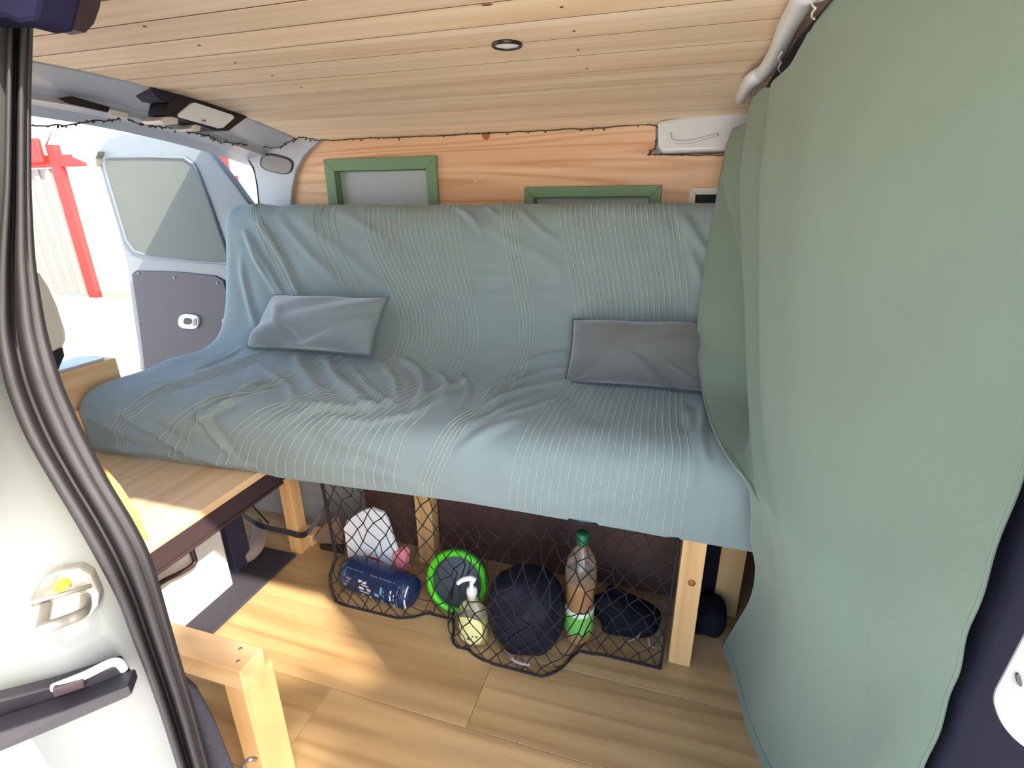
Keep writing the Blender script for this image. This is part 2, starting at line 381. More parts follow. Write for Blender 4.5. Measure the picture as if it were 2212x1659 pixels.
pk = at(1050, 290, y=YW - 0.0005)
o = bpy.data.objects.new('knot', kn_me.copy()); COL.objects.link(o); o.location = pk; o.rotation_euler = (math.radians(90), 0, 0); o.scale = (0.026, 0.034, 1); o.parent = wall_back
o.data.materials.clear(); o.data.materials.append(plain('red_knot', rgb(168, 92, 52), 0.6, noise=0.2, scale=150))
for u, v in [(1027, 391), (1490, 381), (656, 397)]:
    lathe('screw_plug', [(0.0001, 0), (0.005, 0), (0.005, 0.002)], at(u, v, y=YW - 0.001), (0, 1, 0), M['cream'], wall_back, 10)
# ---- back of the under-bed space
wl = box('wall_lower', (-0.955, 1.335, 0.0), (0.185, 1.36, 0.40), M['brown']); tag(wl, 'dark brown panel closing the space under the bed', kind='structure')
wl2 = box('wall_wheel_arch', (-1.62, 1.36, 0.0), (-0.957, 1.40, 0.40), M['innergrey'], b=0.004); tag(wl2, 'grey panel beside the wheel arch under the bed', kind='structure')
# ---- navy board added to make the cab behind the curtain look dark
wf = box('wall_cab_blackout', (0.62, 0.66, -0.05), (0.66, 1.86, 1.40), M['navy']); tag(wf, 'navy board added to darken the cab behind the curtain', kind='structure')

# ---- near side wall behind the sliding-door pillar
nw = box('wall_near', (-1.70, 0.10, -0.35), (-0.56, 0.22, 1.36), M['whitegrey'], b=0.01); tag(nw, 'white van side behind the door pillar', kind='structure')
hd = box('trim_2', (-1.70, 0.325, 1.36), (1.6, 0.375, 1.46), M['white'], b=0.01, seg=3); tag(hd, 'white roof edge over the sliding door', kind='structure')
sill = box('trim_3', (-0.56, 0.10, -0.35), (0.62, 0.20, -0.004), M['black'], b=0.01); tag(sill, 'black step sill of the sliding door', kind='structure')

# ---- rear header (roof rail across the rear opening)
sec = [(-1.395, 0.012), (-1.408, -0.004), (-1.480, -0.020), (-1.548, -0.034), (-1.562, -0.042), (-1.566, -0.056), (-1.580, -0.058), (-1.592, -0.050), (-1.640, -0.058), (-1.664, -0.072), (-1.680, -0.080), (-1.690, -0.060), (-1.690, 0.055), (-1.395, 0.055)]
hv_ = []; hf = []
ysr = np.linspace(0.22, 1.87, 34)
for y in ysr:
    for sx_, dz in sec: hv_.append((sx_, y, zc(y) + dz))
m_ = len(sec)
for i in range(len(ysr) - 1):
    for j in range(m_):
        k = (j + 1) % m_; hf.append((i * m_ + j, i * m_ + k, (i + 1) * m_ + k, (i + 1) * m_ + j))
hf += [tuple(range(m_)), tuple((len(ysr) - 1) * m_ + j for j in range(m_))]
header = link('trim_4', fix(mesh('rear_header', hv_, hf)), M['whitegrey']); tag(header, 'grey painted roof rail across the rear opening', kind='structure')
prism('slot', [at(118, 213, x=-1.548), at(150, 208, x=-1.548), at(232, 232, x=-1.548), at(228, 243, x=-1.548), at(140, 224, x=-1.548)], (0.01, 0, 0), M['black'], header)
prism('clip', [at(232, 236, x=-1.552), at(270, 245, x=-1.552), at(272, 256, x=-1.552), at(234, 250, x=-1.552)], (0.01, 0, 0), M['cream'], header)

# ---- far rear pillar
YP = 1.83
lp = [(462, 300), (500, 318), (530, 334), (548, 362), (556, 400), (560, 445)]
rp = [(628, 445), (631, 405), (639, 368), (655, 338), (678, 314), (694, 300), (690, 295), (640, 290)]
pil = [at(u, v, y=YP) for u, v in lp] + [Vector((-1.60, YP, 0.0)), Vector((-1.48, YP, 0.0))] + [at(u, v, y=YP) for u, v in rp]
pillar = prism('wall_rear_pillar', pil, (0, 0.10, 0), M['whitegrey'], b=0.008, seg=3); tag(pillar, 'grey rear corner pillar beside the pine panel', kind='structure')
tube('seal_lip', smooth_path([at(u, v, y=YP + 0.01) for u, v in [(470, 310), (502, 321), (531, 337), (549, 365), (557, 402), (561, 445)]]), 0.006, M['rubber'], pillar)
def oval(cu, cv, ru, rv_, rot, n=20, **pl):
    out = []
    for k in range(n):
        a = 2 * math.pi * k / n; ca, sa = math.cos(a), math.sin(a)
        # superellipse
        x = ru * math.copysign(abs(ca) ** 0.7, ca); y = rv_ * math.copysign(abs(sa) ** 0.7, sa)
        out.append(at(cu + x * math.cos(rot) - y * math.sin(rot), cv + x * math.sin(rot) + y * math.cos(rot), **pl))
    return out
vent = thing('pillar_vent', 'grey oval vent cover on the rear pillar', 'vent', at(597, 355, y=YP))
prism('rim', oval(597, 354, 36, 20, 0.22, y=YP - 0.004), (0, 0.008, 0), M['black'], vent, b=0.002)
prism('grille', oval(597, 355, 33, 17, 0.22, y=YP - 0.007), (0, 0.008, 0), M['greyplastic'], vent, b=0.002)

# ---- near half of the rear doors, folded open outside the frame
d2 = thing('door_2', 'open near half of the rear doors outside the frame', None, (-2.0, 0.19, 0), kind='structure')
box('panel', (-2.46, 0.165, -0.30), (-1.71, 0.200, 1.33), M['doorpaint_dim'], d2, b=0.01)
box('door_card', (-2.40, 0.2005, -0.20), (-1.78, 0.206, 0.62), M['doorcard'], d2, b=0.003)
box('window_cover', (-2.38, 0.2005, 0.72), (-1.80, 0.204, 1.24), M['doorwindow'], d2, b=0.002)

# ---- open far half of the rear doors, standing out behind the van
YD = 1.80
door = thing('door_1', 'open rear door with a covered window and dark lower panel', None, (-2.1, YD, 0.3), kind='structure')
do = [(205, 330), (228, 300), (262, 288), (330, 286), (400, 290), (432, 308), (470, 350), (505, 395), (540, 442), (548, 520), (545, 640), (530, 800), (302, 800), (300, 770), (288, 690), (272, 570), (240, 450)]
dpts = [at(u, v, y=YD) for u, v in do]
wn_ = [(228, 352), (236, 343), (320, 342), (398, 344), (416, 356), (428, 378), (452, 440), (476, 510), (492, 556), (488, 566), (420, 562), (330, 552), (292, 540), (276, 518), (256, 450), (236, 385)]
wpts = [at(u, v, y=YD) for u, v in wn_]
# frame = outline with the window pressed in: ring between door outline and window
prism('frame', dpts, (0, 0.04, 0), M['doorpaint_dim'], door, b=0.012, seg=3)
wc = sum(wpts, Vector()) / len(wpts)
rim = [wc + (p - wc) * 1.05 for p in wpts]
rv2 = [p + Vector((0, -0.004, 0)) for p in rim] + [p + Vector((0, -0.012, 0)) for p in [wc + (q - wc) * 1.035 for q in wpts]] + [p + Vector((0, -0.003, 0)) for p in wpts]
nW = len(wpts); rf2 = []
for i in range(nW):
    j = (i + 1) % nW
    rf2 += [(i, j, nW + j, nW + i), (nW + i, nW + j, 2 * nW + j, 2 * nW + i)]
link('window_rim', fix(mesh('window_rim', rv2, rf2)), M['doorpaint_dim'], door, True)
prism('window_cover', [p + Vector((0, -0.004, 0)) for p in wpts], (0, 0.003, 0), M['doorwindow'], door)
cd = [(284, 592), (292, 585), (380, 587), (464, 596), (482, 606), (492, 640), (505, 700), (520, 800), (312, 800), (300, 700)]
prism('door_card', [at(u, v, y=YD - 0.008) for u, v in cd], (0, 0.008, 0), M['doorcard'], door, b=0.003)
hnd = prism('handle', oval(406, 695, 22, 16, 0.1, y=YD - 0.02), (0, 0.014, 0), M['white'], door, b=0.004)
prism('recess', oval(405, 694, 9, 7, 0.1, y=YD - 0.0215), (0, 0.006, 0), M['black'], hnd)
prism('lever', oval(420, 696, 4, 8, 0.1, y=YD - 0.024), (0, 0.008, 0), M['greyplastic'], hnd, b=0.001)
for u, v in [(298, 591), (376, 600), (469, 612), (300, 700)]:
    lathe('screw', [(0.0001, 0), (0.006, 0), (0.006, 0.003)], at(u, v, y=YD - 0.011), (0, 1, 0), M['greyplastic'], door, 10)
prism('catch', [at(u, v, y=YD - 0.03) for u, v in [(150, 318), (212, 326), (206, 343), (208, 360), (186, 352), (156, 340)]], (0, 0.03, 0), M['steel'], door, b=0.004)
prism('hinge_bracket', [at(u, v, y=YD - 0.05) for u, v in [(478, 690), (520, 692), (520, 720), (488, 724)]], (0, 0.012, 0), M['whitegrey'], door, b=0.002)
lathe('hinge_bolt', [(0.0001, 0), (0.006, 0), (0.006, 0.004)], at(501, 708, y=YD - 0.053), (0, 1, 0), M['black'], door, 10)

# ---- sliding-door pillar on the near left: rubber seal and white jamb
ST = [(-120, 12, 82), (-40, 13, 78), (60, 13, 72), (200, 12, 68), (400, 8, 68), (560, -5, 76), (650, -10, 90), (720, -12, 102), (830, 8, 135), (940, 50, 185), (1050, 115, 242), (1120, 158, 287),
      (1200, 203, 328), (1290, 252, 353), (1380, 285, 378), (1450, 313, 398), (1540, 345, 425), (1659, 383, 455), (1780, 415, 485)]
def Ys(v): return float(np.interp(v, [-120, 400, 800, 1200, 1780], [0.42, 0.365, 0.32, 0.30, 0.285]))
def st(v): return float(np.interp(v, [s[0] for s in ST], [s[1] for s in ST])), float(np.interp(v, [s[0] for s in ST], [s[2] for s in ST]))
NJ = Vector((0.62, -0.78, 0.05)).normalized()
def jamb(u, v, lift=0.0):
    uL, uR = st(v); f = (uL - u) / (uL + 160.0)
    return at(u, v, y=Ys(v) - 0.03 - 0.10 * f - lift)
vv = np.linspace(-120, 1780, 90)
# smooth the stations a little
uLs = np.interp(vv, [s[0] for s in ST], [s[1] for s in ST]); uRs = np.interp(vv, [s[0] for s in ST], [s[2] for s in ST])
ker = np.array([1, 2, 3, 2, 1]) / 9.0
uLs[2:-2] = np.convolve(uLs, ker, 'valid'); uRs[2:-2] = np.convolve(uRs, ker, 'valid')
prof = [(0.0, 0.0), (0.04, 0.012), (0.14, 0.018), (0.24, 0.014), (0.33, 0.003), (0.37, -0.004), (0.42, 0.004), (0.5, 0.016), (0.62, 0.022), (0.74, 0.018), (0.80, 0.012), (0.86, 0.017), (0.94, 0.013), (1.0, 0.0), (1.02, -0.02)]
P = []
for v, a, b in zip(vv, uLs, uRs):
    Lp = at(a, v, y=Ys(v) - 0.03); Rp = at(b, v, y=Ys(v))
    P.append([at(a + (b - a) * min(t, 1.0), v, y=Ys(v) - 0.03 * (1 - t) - 1.1 * hgt) for t, hgt in prof])
pil_root = thing('trim_5', 'white sliding-door pillar with a black rubber seal', None, (-0.5, 0.25, 0), kind='structure')
link('rubber_seal', fix(grid_me(P, 'rubber_seal')), M['rubber'], pil_root, True)
# jamb: from the seal outwards, then round the corner on to the van side
P = []
for v, a in zip(vv, uLs):
    row = [at(a + 3, v, y=Ys(v) - 0.028) - NJ * 0.004]
    for f in (0.12, 0.3, 0.5, 0.7, 0.85, 1.0):
        u = a - (a + 160) * f
        row.append(at(u, v, y=Ys(v) - 0.03 - 0.10 * f) + NJ * (0.010 * math.sin(math.pi * min(1, f / 0.6)) if f < 0.6 else 0))
    e = row[-1]
    row += [Vector((e.x - 0.03, e.y - 0.03, e.z)), Vector((e.x - 0.10, e.y - 0.045, e.z)), Vector((-1.7, 0.09, e.z))]
    P.append(row)
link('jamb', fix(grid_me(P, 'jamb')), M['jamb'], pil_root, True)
# closing wall behind the seal edge so that no light leaks past
P = []
for v, b in zip(vv, uRs):
    R = at(b, v, y=Ys(v)); P.append([Vector((R.x - 0.012, R.y + 0.002, R.z)), Vector((R.x - 0.05, R.y + 0.010, R.z)), Vector((-0.66, min(R.y + 0.0, 0.42), R.z)), Vector((-1.68, 0.21, R.z))])
link('inner_trim', fix(grid_me(P, 'inner_trim')), M['whitegrey'], pil_root)
# charcoal sill trim that widens at the bottom
P = []
for v, u in [(1430, 392), (1455, 402), (1480, 430), (1520, 452), (1560, 472), (1610, 492), (1659, 512), (1760, 540)]:
    a, b = st(v); P.append([at(b - 30, v, y=Ys(v) + 0.002), at(b, v, y=Ys(v) + 0.004) + NJ * 0.012, at(max(u, b + 2), v, y=Ys(v) + 0.012) + NJ * 0.008, at(max(u, b + 2) - 6, v, y=Ys(v) + 0.05)])
link('sill_trim', fix(grid_me(P, 'sill_trim')), M['carpet'], pil_root, True)
# upper dark corner of the seal and cover over the rail end
prism('corner_cover', [at(u, v, y=0.33) for u, v in [(-80, -60), (92, -60), (80, 0), (70, 48), (40, 52), (12, 40), (-80, 40)]], (0, 0.03, 0), M['deepnavy'], pil_root, b=0.004)
# striker
stk = thing('door_striker', 'steel door striker loop with a yellow plug on the white pillar', 'striker', jamb(135, 1310))
z6 = lambda X, Y: (40 + X / 3.95, 1200 + Y / 3.95)
prism('plate', [jamb(*z6(X, Y), 0.010) for X, Y in [(210, 190), (350, 130), (520, 105), (620, 165), (690, 330), (680, 430), (600, 540), (460, 520), (300, 560), (150, 570), (75, 480), (90, 390)]], -NJ * 0.012, M['steel'], stk, b=0.003)
tube('loop', smooth_path([jamb(*z6(240, 420), 0.008), jamb(*z6(215, 540), 0.026), jamb(*z6(205, 610), 0.040), jamb(*z6(260, 605), 0.044), jamb(*z6(400, 555), 0.044), jamb(*z6(530, 500), 0.042), jamb(*z6(570, 440), 0.030), jamb(*z6(570, 350), 0.008)], 6), 0.0042, M['steel'], stk, 10)
prism('plug', [jamb(*z6(358 + 72 * math.cos(a), 275 + 42 * math.sin(a) - 18 * math.cos(a)), 0.015) for a in np.linspace(0, 2 * math.pi, 15)[:-1]], -NJ * 0.006, M['yellow'], stk, b=0.001)
tube('ridge', [jamb(*z6(100, 400), 0.012), jamb(*z6(330, 345), 0.013), jamb(*z6(620, 255), 0.012)], 0.002, M['steel'], stk)
# guide
gd = thing('door_guide', 'black door guide block on the white pillar below the striker', 'guide', jamb(140, 1520))
prism('body', [jamb(u, v, 0.012) for u, v in [(-60, 1528), (20, 1508), (112, 1484), (252, 1437), (280, 1478), (140, 1532), (-60, 1600)]], -NJ * 0.014, M['black'], gd, b=0.002)
prism('lip', [jamb(u, v, 0.022) for u, v in [(-60, 1604), (140, 1536), (278, 1482), (285, 1500), (276, 1507), (140, 1566), (-60, 1650)]], -NJ * 0.022, M['black'], gd, b=0.002)
prism('pad', [jamb(u, v, 0.015) for u, v in [(112, 1490), (180, 1466), (182, 1486), (116, 1508)]], -NJ * 0.006, M['darkbrown'], gd, b=0.001)
tube('edge_rib', smooth_path([jamb(114, 1486, 0.012), jamb(180, 1460, 0.013), jamb(246, 1430, 0.012), jamb(268, 1446, 0.010)]), 0.004, M['white'], gd)
# brown handle hanging in at the top left
gh = thing('grab_handle', 'dark brown handle end hanging at the top left corner', 'handle', at(115, 20, y=0.50))
prism('grip', [at(u, v, y=0.50) for u, v in [(106, -60), (166, -60), (158, 0), (146, 36), (128, 56), (98, 62), (88, 52), (96, 20)]], (0, 0.03, 0), M['darkbrown'], gh, b=0.006, seg=3)
prism('side_strip', [at(u, v, y=0.495) for u, v in [(88, -60), (107, -60), (97, 20), (88, 54), (76, 54), (80, 10)]], (0, 0.02, 0), M['innergrey'], gh, b=0.003)

# ---- right-hand door pillar behind the curtain edge
rp_ = thing('trim_6', 'dark navy trim of the front door pillar', None, (0.38, 0.5, 0), kind='structure')
prism('pillar_trim', [(0.372, 0.66, 0), (0.337, 0.38, 0), (0.42, 0.34, 0), (0.62, 0.40, 0), (0.62, 0.68, 0)], (0, 0, 1.38), M['navy'], rp_, b=0.01)
bp_ = thing('trim_7', 'white painted door pillar at the lower right', None, (0.40, 0.36, 0.7), kind='structure')
_pb = smooth_path([at(u, v, y=0.372) for u, v in [(2212, 1364), (2166, 1452), (2143, 1500), (2147, 1536), (2166, 1574), (2198, 1608), (2230, 1624), (2320, 1640)]], 4)
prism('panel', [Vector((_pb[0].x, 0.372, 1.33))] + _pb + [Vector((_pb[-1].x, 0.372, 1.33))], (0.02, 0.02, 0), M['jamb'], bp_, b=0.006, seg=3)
prism('hole', oval(2202, 1470, 5, 14, -0.25, y=0.3705), (0, 0.003, 0), M['black'], bp_)

# ---- white body metal by the curtain on the far wall
wb = thing('trim_8', 'white glossy body bracket in the corner of the pine panel', None, at(1490, 290, y=1.80), kind='structure')
bw = [at(u, v, y=1.795) for u, v in [(1421, 262), (1480, 252), (1640, 226), (1640, 318), (1560, 326), (1432, 331), (1421, 318)]]
prism('bracket', bw, (0, 0.06, 0), M['white'], wb, b=0.012, seg=4)
tube('pressed_rib', smooth_path([at(1448, 288, y=1.793), at(1452, 304, y=1.792), at(1490, 306, y=1.792), at(1552, 290, y=1.793)]), 0.005, M['white'], wb)

# ================================================================== THINGS ON THE CEILING AND WALL
pL = at(1095, 95, z=1.42)
for _ in range(6): pL = at(1095, 95, z=zc(pL.y))
cl = thing('ceiling_light', 'small round ceiling light with a dark ring', 'light', pL)
lathe('ring', [(0.0255, 0.004), (0.0255, -0.004), (0.028, -0.006), (0.031, -0.005), (0.032, 0.004)], pL, (0, 0, 1), M['ring'], cl, 36)
lathe('lens', [(0.0001, -0.0036), (0.020, -0.0034), (0.0262, -0.0026), (0.0262, 0.004)], pL, (0, 0, 1), M['lens'], cl, 36)

lamp = thing('dome_lamp', 'black rear lamp with a white rectangular lens on the roof rail', 'lamp', at(450, 240, x=-1.50))
z5 = lambda X, Y: (310 + X / 5.672, 170 + Y / 5.672)
prism('housing', [at(*z5(X, Y), x=-1.395) for X, Y in [(275, 440), (305, 300), (530, 125), (640, 135), (1250, 365), (1285, 465), (1050, 640), (900, 640), (430, 480)]], (-0.07, 0, 0), M['black'], lamp, b=0.004)
prism('side_wing', [at(*z5(X, Y), x=-1.40) for X, Y in [(85, 95), (330, 128), (560, 125), (440, 250), (300, 290), (210, 265), (130, 190)]], (-0.07, 0, 0), M['navy'], lamp, b=0.003)
lens_o = prism('lens', [at(*z5(X, Y), x=-1.388) for X, Y in [(435, 430), (590, 300), (640, 290), (1090, 440), (1120, 480), (985, 600), (930, 608), (445, 470)]], (-0.012, 0, 0), M['lens'], lamp, b=0.003)
prism('switch', oval(310 + 740 / 5.672, 170 + 515 / 5.672, 4, 2, 0.2, x=-1.386), (0.003, 0, 0), M['greyplastic'], lens_o)
for q in [[(200, 510), (265, 465), (420, 465), (430, 555), (250, 550)], [(620, 560), (720, 570), (690, 640), (560, 615)]]:
    prism('bracket', [at(*z5(X, Y), x=-1.402) for X, Y in q], (-0.07, 0, 0), M['cream'], lamp, b=0.002)

# garland of tiny wire lights along the header and the wall joint
gpx = [(60, 269, -1.58, 'x'), (140, 270, -1.58, 'x'), (190, 262, -1.57, 'x'), (250, 258, -1.57, 'x'), (262, 250, -1.57, 'x'), (300, 266, -1.56, 'x'), (345, 272, -1.555, 'x'), (372, 276, -1.555, 'x'), (425, 288, -1.555, 'x'), (455, 294, -1.555, 'x'), (478, 306, -1.555, 'x'),
       (520, 310, -1.556, 'x'), (560, 315, -1.556, 'x'), (600, 318, 1.79, 'y'), (625, 306, 1.80, 'y'), (655, 296, 1.81, 'y'), (696, 297, 1.835, 'y'), (800, 291, 1.842, 'y'), (960, 281, 1.842, 'y'), (1120, 275, 1.842, 'y'), (1260, 268, 1.842, 'y'), (1415, 261, 1.842, 'y'), (1413, 320, 1.838, 'y'), (1414, 333, 1.838, 'y'), (1570, 334, 1.83, 'y')]
gp = [at(u, v, x=d) if ax == 'x' else at(u, v, y=d) for u, v, d, ax in gpx]
for p, q in zip(gp, gpx):
    if q[3] == 'y' and 690 < q[0] < 1416 and q[1] < 300: p.z = min(p.z, zc(1.842) - 0.004)
gp = smooth_path(gp, 7)
gp = [p + Vector((random.uniform(-1, 1), random.uniform(-1, 0), random.uniform(-1, 0.3))) * 0.003 for p in gp]
gar = thing('light_garland', 'thin brown wire garland along the rear rail and ceiling edge', 'garland', gp[0])
tube('wire', gp, 0.0019, M['wire'], gar, 5)
mb = MB()
for i, p in enumerate(gp):
    if i % 2 == 0 or random.random() < 0.4:
        d = Vector((random.uniform(-1, 1), random.uniform(-1, 0.2), random.uniform(-1.2, 0.5))).normalized() * random.uniform(0.006, 0.013)
        mb.add(*tube_vf([p, p + d * 0.6, p + d], [0.0012, 0.0030, 0.0006], 5))
b_ = mb.build('buds', M['wire'], gar); b_['kind'] = 'stuff'

# niches
def niche(name, label, u0, u1, vt, bar, mat, backmat, depth, inner, zlow=0.86):
    t = thing(name, label, 'frame', (0.5 * (at(u0, vt, y=YW).x + at(u1, vt, y=YW).x), YW, zlow))
    x0 = at(u0, vt, y=YW).x; x1 = at(u1, vt, y=YW).x if u1 < 1560 else 0.21; z1 = at((u0 + min(u1, 1540)) / 2, vt, y=YW).z
    yf = YW - 0.014
    def bar_(pts, nm): prism(nm, pts, (0, 0.0135, 0), mat, t, b=0.002)
    bar_([(x0, yf, z1), (x1, yf, z1), (x1 - bar, yf, z1 - bar), (x0 + bar, yf, z1 - bar)], 'top_rail')
    bar_([(x0, yf, z1), (x0 + bar, yf, z1 - bar), (x0 + bar, yf, zlow + bar), (x0, yf, zlow)], 'side_rail')
    bar_([(x1, yf, z1), (x1, yf, zlow), (x1 - bar, yf, zlow + bar), (x1 - bar, yf, z1 - bar)], 'side_rail')
    bar_([(x0, yf, zlow), (x0 + bar, yf, zlow + bar), (x1 - bar, yf, zlow + bar), (x1, yf, zlow)], 'bottom_rail')
    if inner:
        a0, a1, b1, b0 = x0 + bar, x1 - bar, z1 - bar, zlow + bar; e = 0.004
        box('inner_side', (a0, YW, b0), (a0 + e, YW + depth, b1), mat, t); box('inner_side', (a1 - e, YW, b0), (a1, YW + depth, b1), mat, t)
        box('inner_top', (a0 + e, YW, b1 - e), (a1 - e, YW + depth, b1), mat, t)
    box('back', (x0 + bar * 0.8, YW + depth, zlow + bar * 0.8), (x1 - bar * 0.8, YW + depth + 0.004, z1 - bar * 0.8), backmat, t)
    return t
niche('niche_frame', 'green wooden frame around a pale recess, the left and higher one', 702, 945, 341, 0.042, M['green'], M['nicheback'], 0.045, True)
niche('niche_frame', 'green wooden frame around a grey recess, lower one right of centre', 1135, 1430, 402, 0.034, M['green'], M['innergrey'], 0.045, True)
niche('control_panel', 'cream framed black panel half hidden by the curtain', 1490, 1700, 406, 0.020, M['cream'], M['screen'], 0.004, False)

# ================================================================== BED
LEGS = thing('bed_frame', 'pine bed frame with square legs under the sage throw', 'bed frame', (-0.6, 1.2, 0))
lx = at(1468, 1444, z=0).x
box('leg', (lx - 0.029, 1.088, 0), (lx + 0.025, 1.133, 0.42), M['timber_z'], LEGS, b=0.003)
lathe('dowel_plug', [(0.0001, 0), (0.009, 0), (0.009, 0.004)], at(1494, 1260, y=1.086), (0, 1, 0), wood('knot_wood', rgb(176, 112, 52), rgb(140, 84, 38), 'z', var=0), LEGS, 14)
l2 = at(652, 1198, z=0)
box('leg', (l2.x - 0.045, l2.y, 0), (l2.x, l2.y + 0.045, 0.3975), M['timber_z'], LEGS, b=0.003)
box('foot_block', (l2.x - 0.10, l2.y + 0.047, 0), (l2.x + 0.01, l2.y + 0.10, 0.045), M['timber_x'], LEGS, b=0.003)
l3 = at(925, 1218, z=0)
box('leg', (l3.x - 0.032, l3.y, 0), (l3.x + 0.026, l3.y + 0.045, 0.44), M['timber_z'], LEGS, b=0.003)
l4 = at(1565, 1330, z=0)
box('leg', (l4.x - 0.035, l4.y, 0), (l4.x + 0.03, l4.y + 0.045, 0.44), M['timber_z'], LEGS, b=0.003)
box('rail', (-1.03, 1.095, 0.42), (0.26, 1.14, 0.455), M['timber_x'], LEGS, b=0.003)
box('rail', (-1.60, 1.62, 0.42), (0.26, 1.66, 0.455), M['timber_x'], LEGS, b=0.003)
box('leg', (-0.5, 1.62, 0), (-0.455, 1.66, 0.42), M['timber_z'], LEGS, b=0.003)
for k in range(14):
    x = -1.56 + k * 0.135
    if x > -1.02: box('slat', (x, 1.10, 0.456), (x + 0.07, 1.66, 0.472), M['timber_y'], LEGS, b=0.002)

# rear platform
plat = thing('rear_platform', 'wooden platform board with a dark metal edge at the rear', 'platform', (-1.3, 0.7, 0))
xe = at(450, 1092, z=0.42).x
box('board', (-1.64, 0.27, 0.398), (xe, 1.60, 0.42), M['timber_y'], plat, b=0.002)
box('edge_rail', (xe - 0.03, 0.27, 0.345), (xe - 0.002, 1.30, 0.3975), M['darkbrown'], plat, b=0.002)
box('edge_rib', (xe - 0.034, 0.27, 0.335), (xe + 0.0, 1.10, 0.344), M['darkbrown'], plat, b=0.001)
pn = at(515, 1222, z=0)
box('leg', (-1.300, 1.03, 0.0), (-1.255, 1.10, 0.345), M['navy'], plat, b=0.003)
box('leg', (-1.60, 0.30, 0.0), (-1.555, 0.345, 0.345), M['navy'], plat, b=0.003)
box('leg', (-1.60, 1.50, 0.0), (-1.555, 1.545, 0.345), M['navy'], plat, b=0.003)
# diagonal stay
tube('stay', [at(532, 1078, y=1.10), at(580, 1130, y=1.20)], 0.003, M['black'], plat)

# white drawer box under the platform with a dark pull handle
xb = at(465, 1302, z=0).x; yb = at(501, 1265, z=0).y
dr = thing('storage_box', 'white storage box with a dark pull handle under the platform', 'box', (xb - 0.2, 0.7, 0))
box('body', (-1.53, 0.36, 0.004), (xb, yb, 0.332), M['white'], dr, b=0.006)
hp = [at(412, 1172, x=xb + 0.012), at(416, 1195, x=xb + 0.02), at(421, 1212, x=xb + 0.026), at(412, 1224, x=xb + 0.026), at(385, 1240, x=xb + 0.026), at(357, 1253, x=xb + 0.026), at(320, 1275, x=xb + 0.026), at(305, 1262, x=xb + 0.012)]
hv2, hf2 = tube_vf(smooth_path(hp, 5), 0.007, 8)
link('handle', fix(mesh('handle', hv2, hf2)), M['darkbrown'], dr, True)
# floor mat
ma = at(501, 1338, z=0); mb2 = at(639, 1200, z=0)
mat_ = link('floor_mat', box_me((-1.30, 0.62, 0.0005), (0.5 * (ma.x + mb2.x), mb2.y, 0.010), 0.003, 1), M['carpet']); tag(mat_, 'charcoal carpet mat on the floor under the platform', 'mat')
# dark folded blanket and taupe slipper on the mat behind the leg
sl = at(545, 1190, z=0.01)
slp = thing('slipper', 'taupe slipper lying on the charcoal mat behind the platform leg', 'slipper', sl)
sec_s = []
ctr = smooth_path([at(528, 1206, z=0.03), at(545, 1192, z=0.034), at(556, 1172, z=0.036), at(560, 1150, z=0.038), at(555, 1128, z=0.040)], 5)
v_, f_ = tube_vf(ctr, [0.018 + 0.007 * math.sin(math.pi * i / (len(ctr) - 1)) for i in range(len(ctr))], 12)
link('upper', fix(mesh('upper', v_, f_)), M['greyfab'], slp, True)
ctr2 = [Vector((p.x, p.y, 0.016)) for p in ctr]
v_, f_ = tube_vf(ctr2, 0.005, 8); link('sole', fix(mesh('sole', v_, f_)), M['blackfab'], slp, True)
# strap round the leg
stp = smooth_path([at(525, 1112, y=1.10), at(560, 1135, y=l2.y - 0.006), at(620, 1150, y=l2.y - 0.006), at(650, 1157, y=l2.y - 0.008), at(668, 1146, y=l2.y - 0.01), at(690, 1115, y=1.10), at(712, 1078, y=1.075)], 6)
P = [[p + Vector((0, 0, 0.011)), p - Vector((0, 0, 0.011))] for p in stp]
P2 = [[a, b, b + Vector((0, 0.002, 0)), a + Vector((0, 0.002, 0)), a] for a, b in P]
so = link('strap', fix(grid_me(P2, 'strap')), M['strap']); tag(so, 'black webbing strap running round the left bed leg', 'strap')

# near timber frame at the door
nt_ = thing('timber_stand', 'pine post and rail with screws beside the door pillar', 'timber', (-0.68, 0.53, 0))
e1 = at(564, 1398, z=0.36); e0 = at(521, 1453, z=0.36)
xE = 0.5 * (e1.x + e0.x)
box('rail', (-1.00, e0.y, 0.312), (xE, e1.y, 0.36), M['timber_x'], nt_, b=0.003)
box('post', (xE - 0.050, e0.y + 0.002, 0.0), (xE - 0.004, e1.y + 0.018, 0.3115), M['timber_z'], nt_, b=0.003)
box('post', (-0.98, e0.y + 0.002, 0.0), (-0.935, e1.y + 0.018, 0.3115), M['timber_z'], nt_, b=0.003)
for u, v in [(519, 1401), (514, 1428)]:
    lathe('screw', [(0.0001, 0.0), (0.0035, 0.0), (0.0045, -0.002)], at(u, v, z=0.3606), (0, 0, 1), M['steel'], nt_, 10)
tube('hook', smooth_path([at(527, 1659, y=0.46), at(530, 1648, y=0.46), at(540, 1640, y=0.46), at(552, 1640, y=0.47)]), 0.004, M['steel'], nt_)

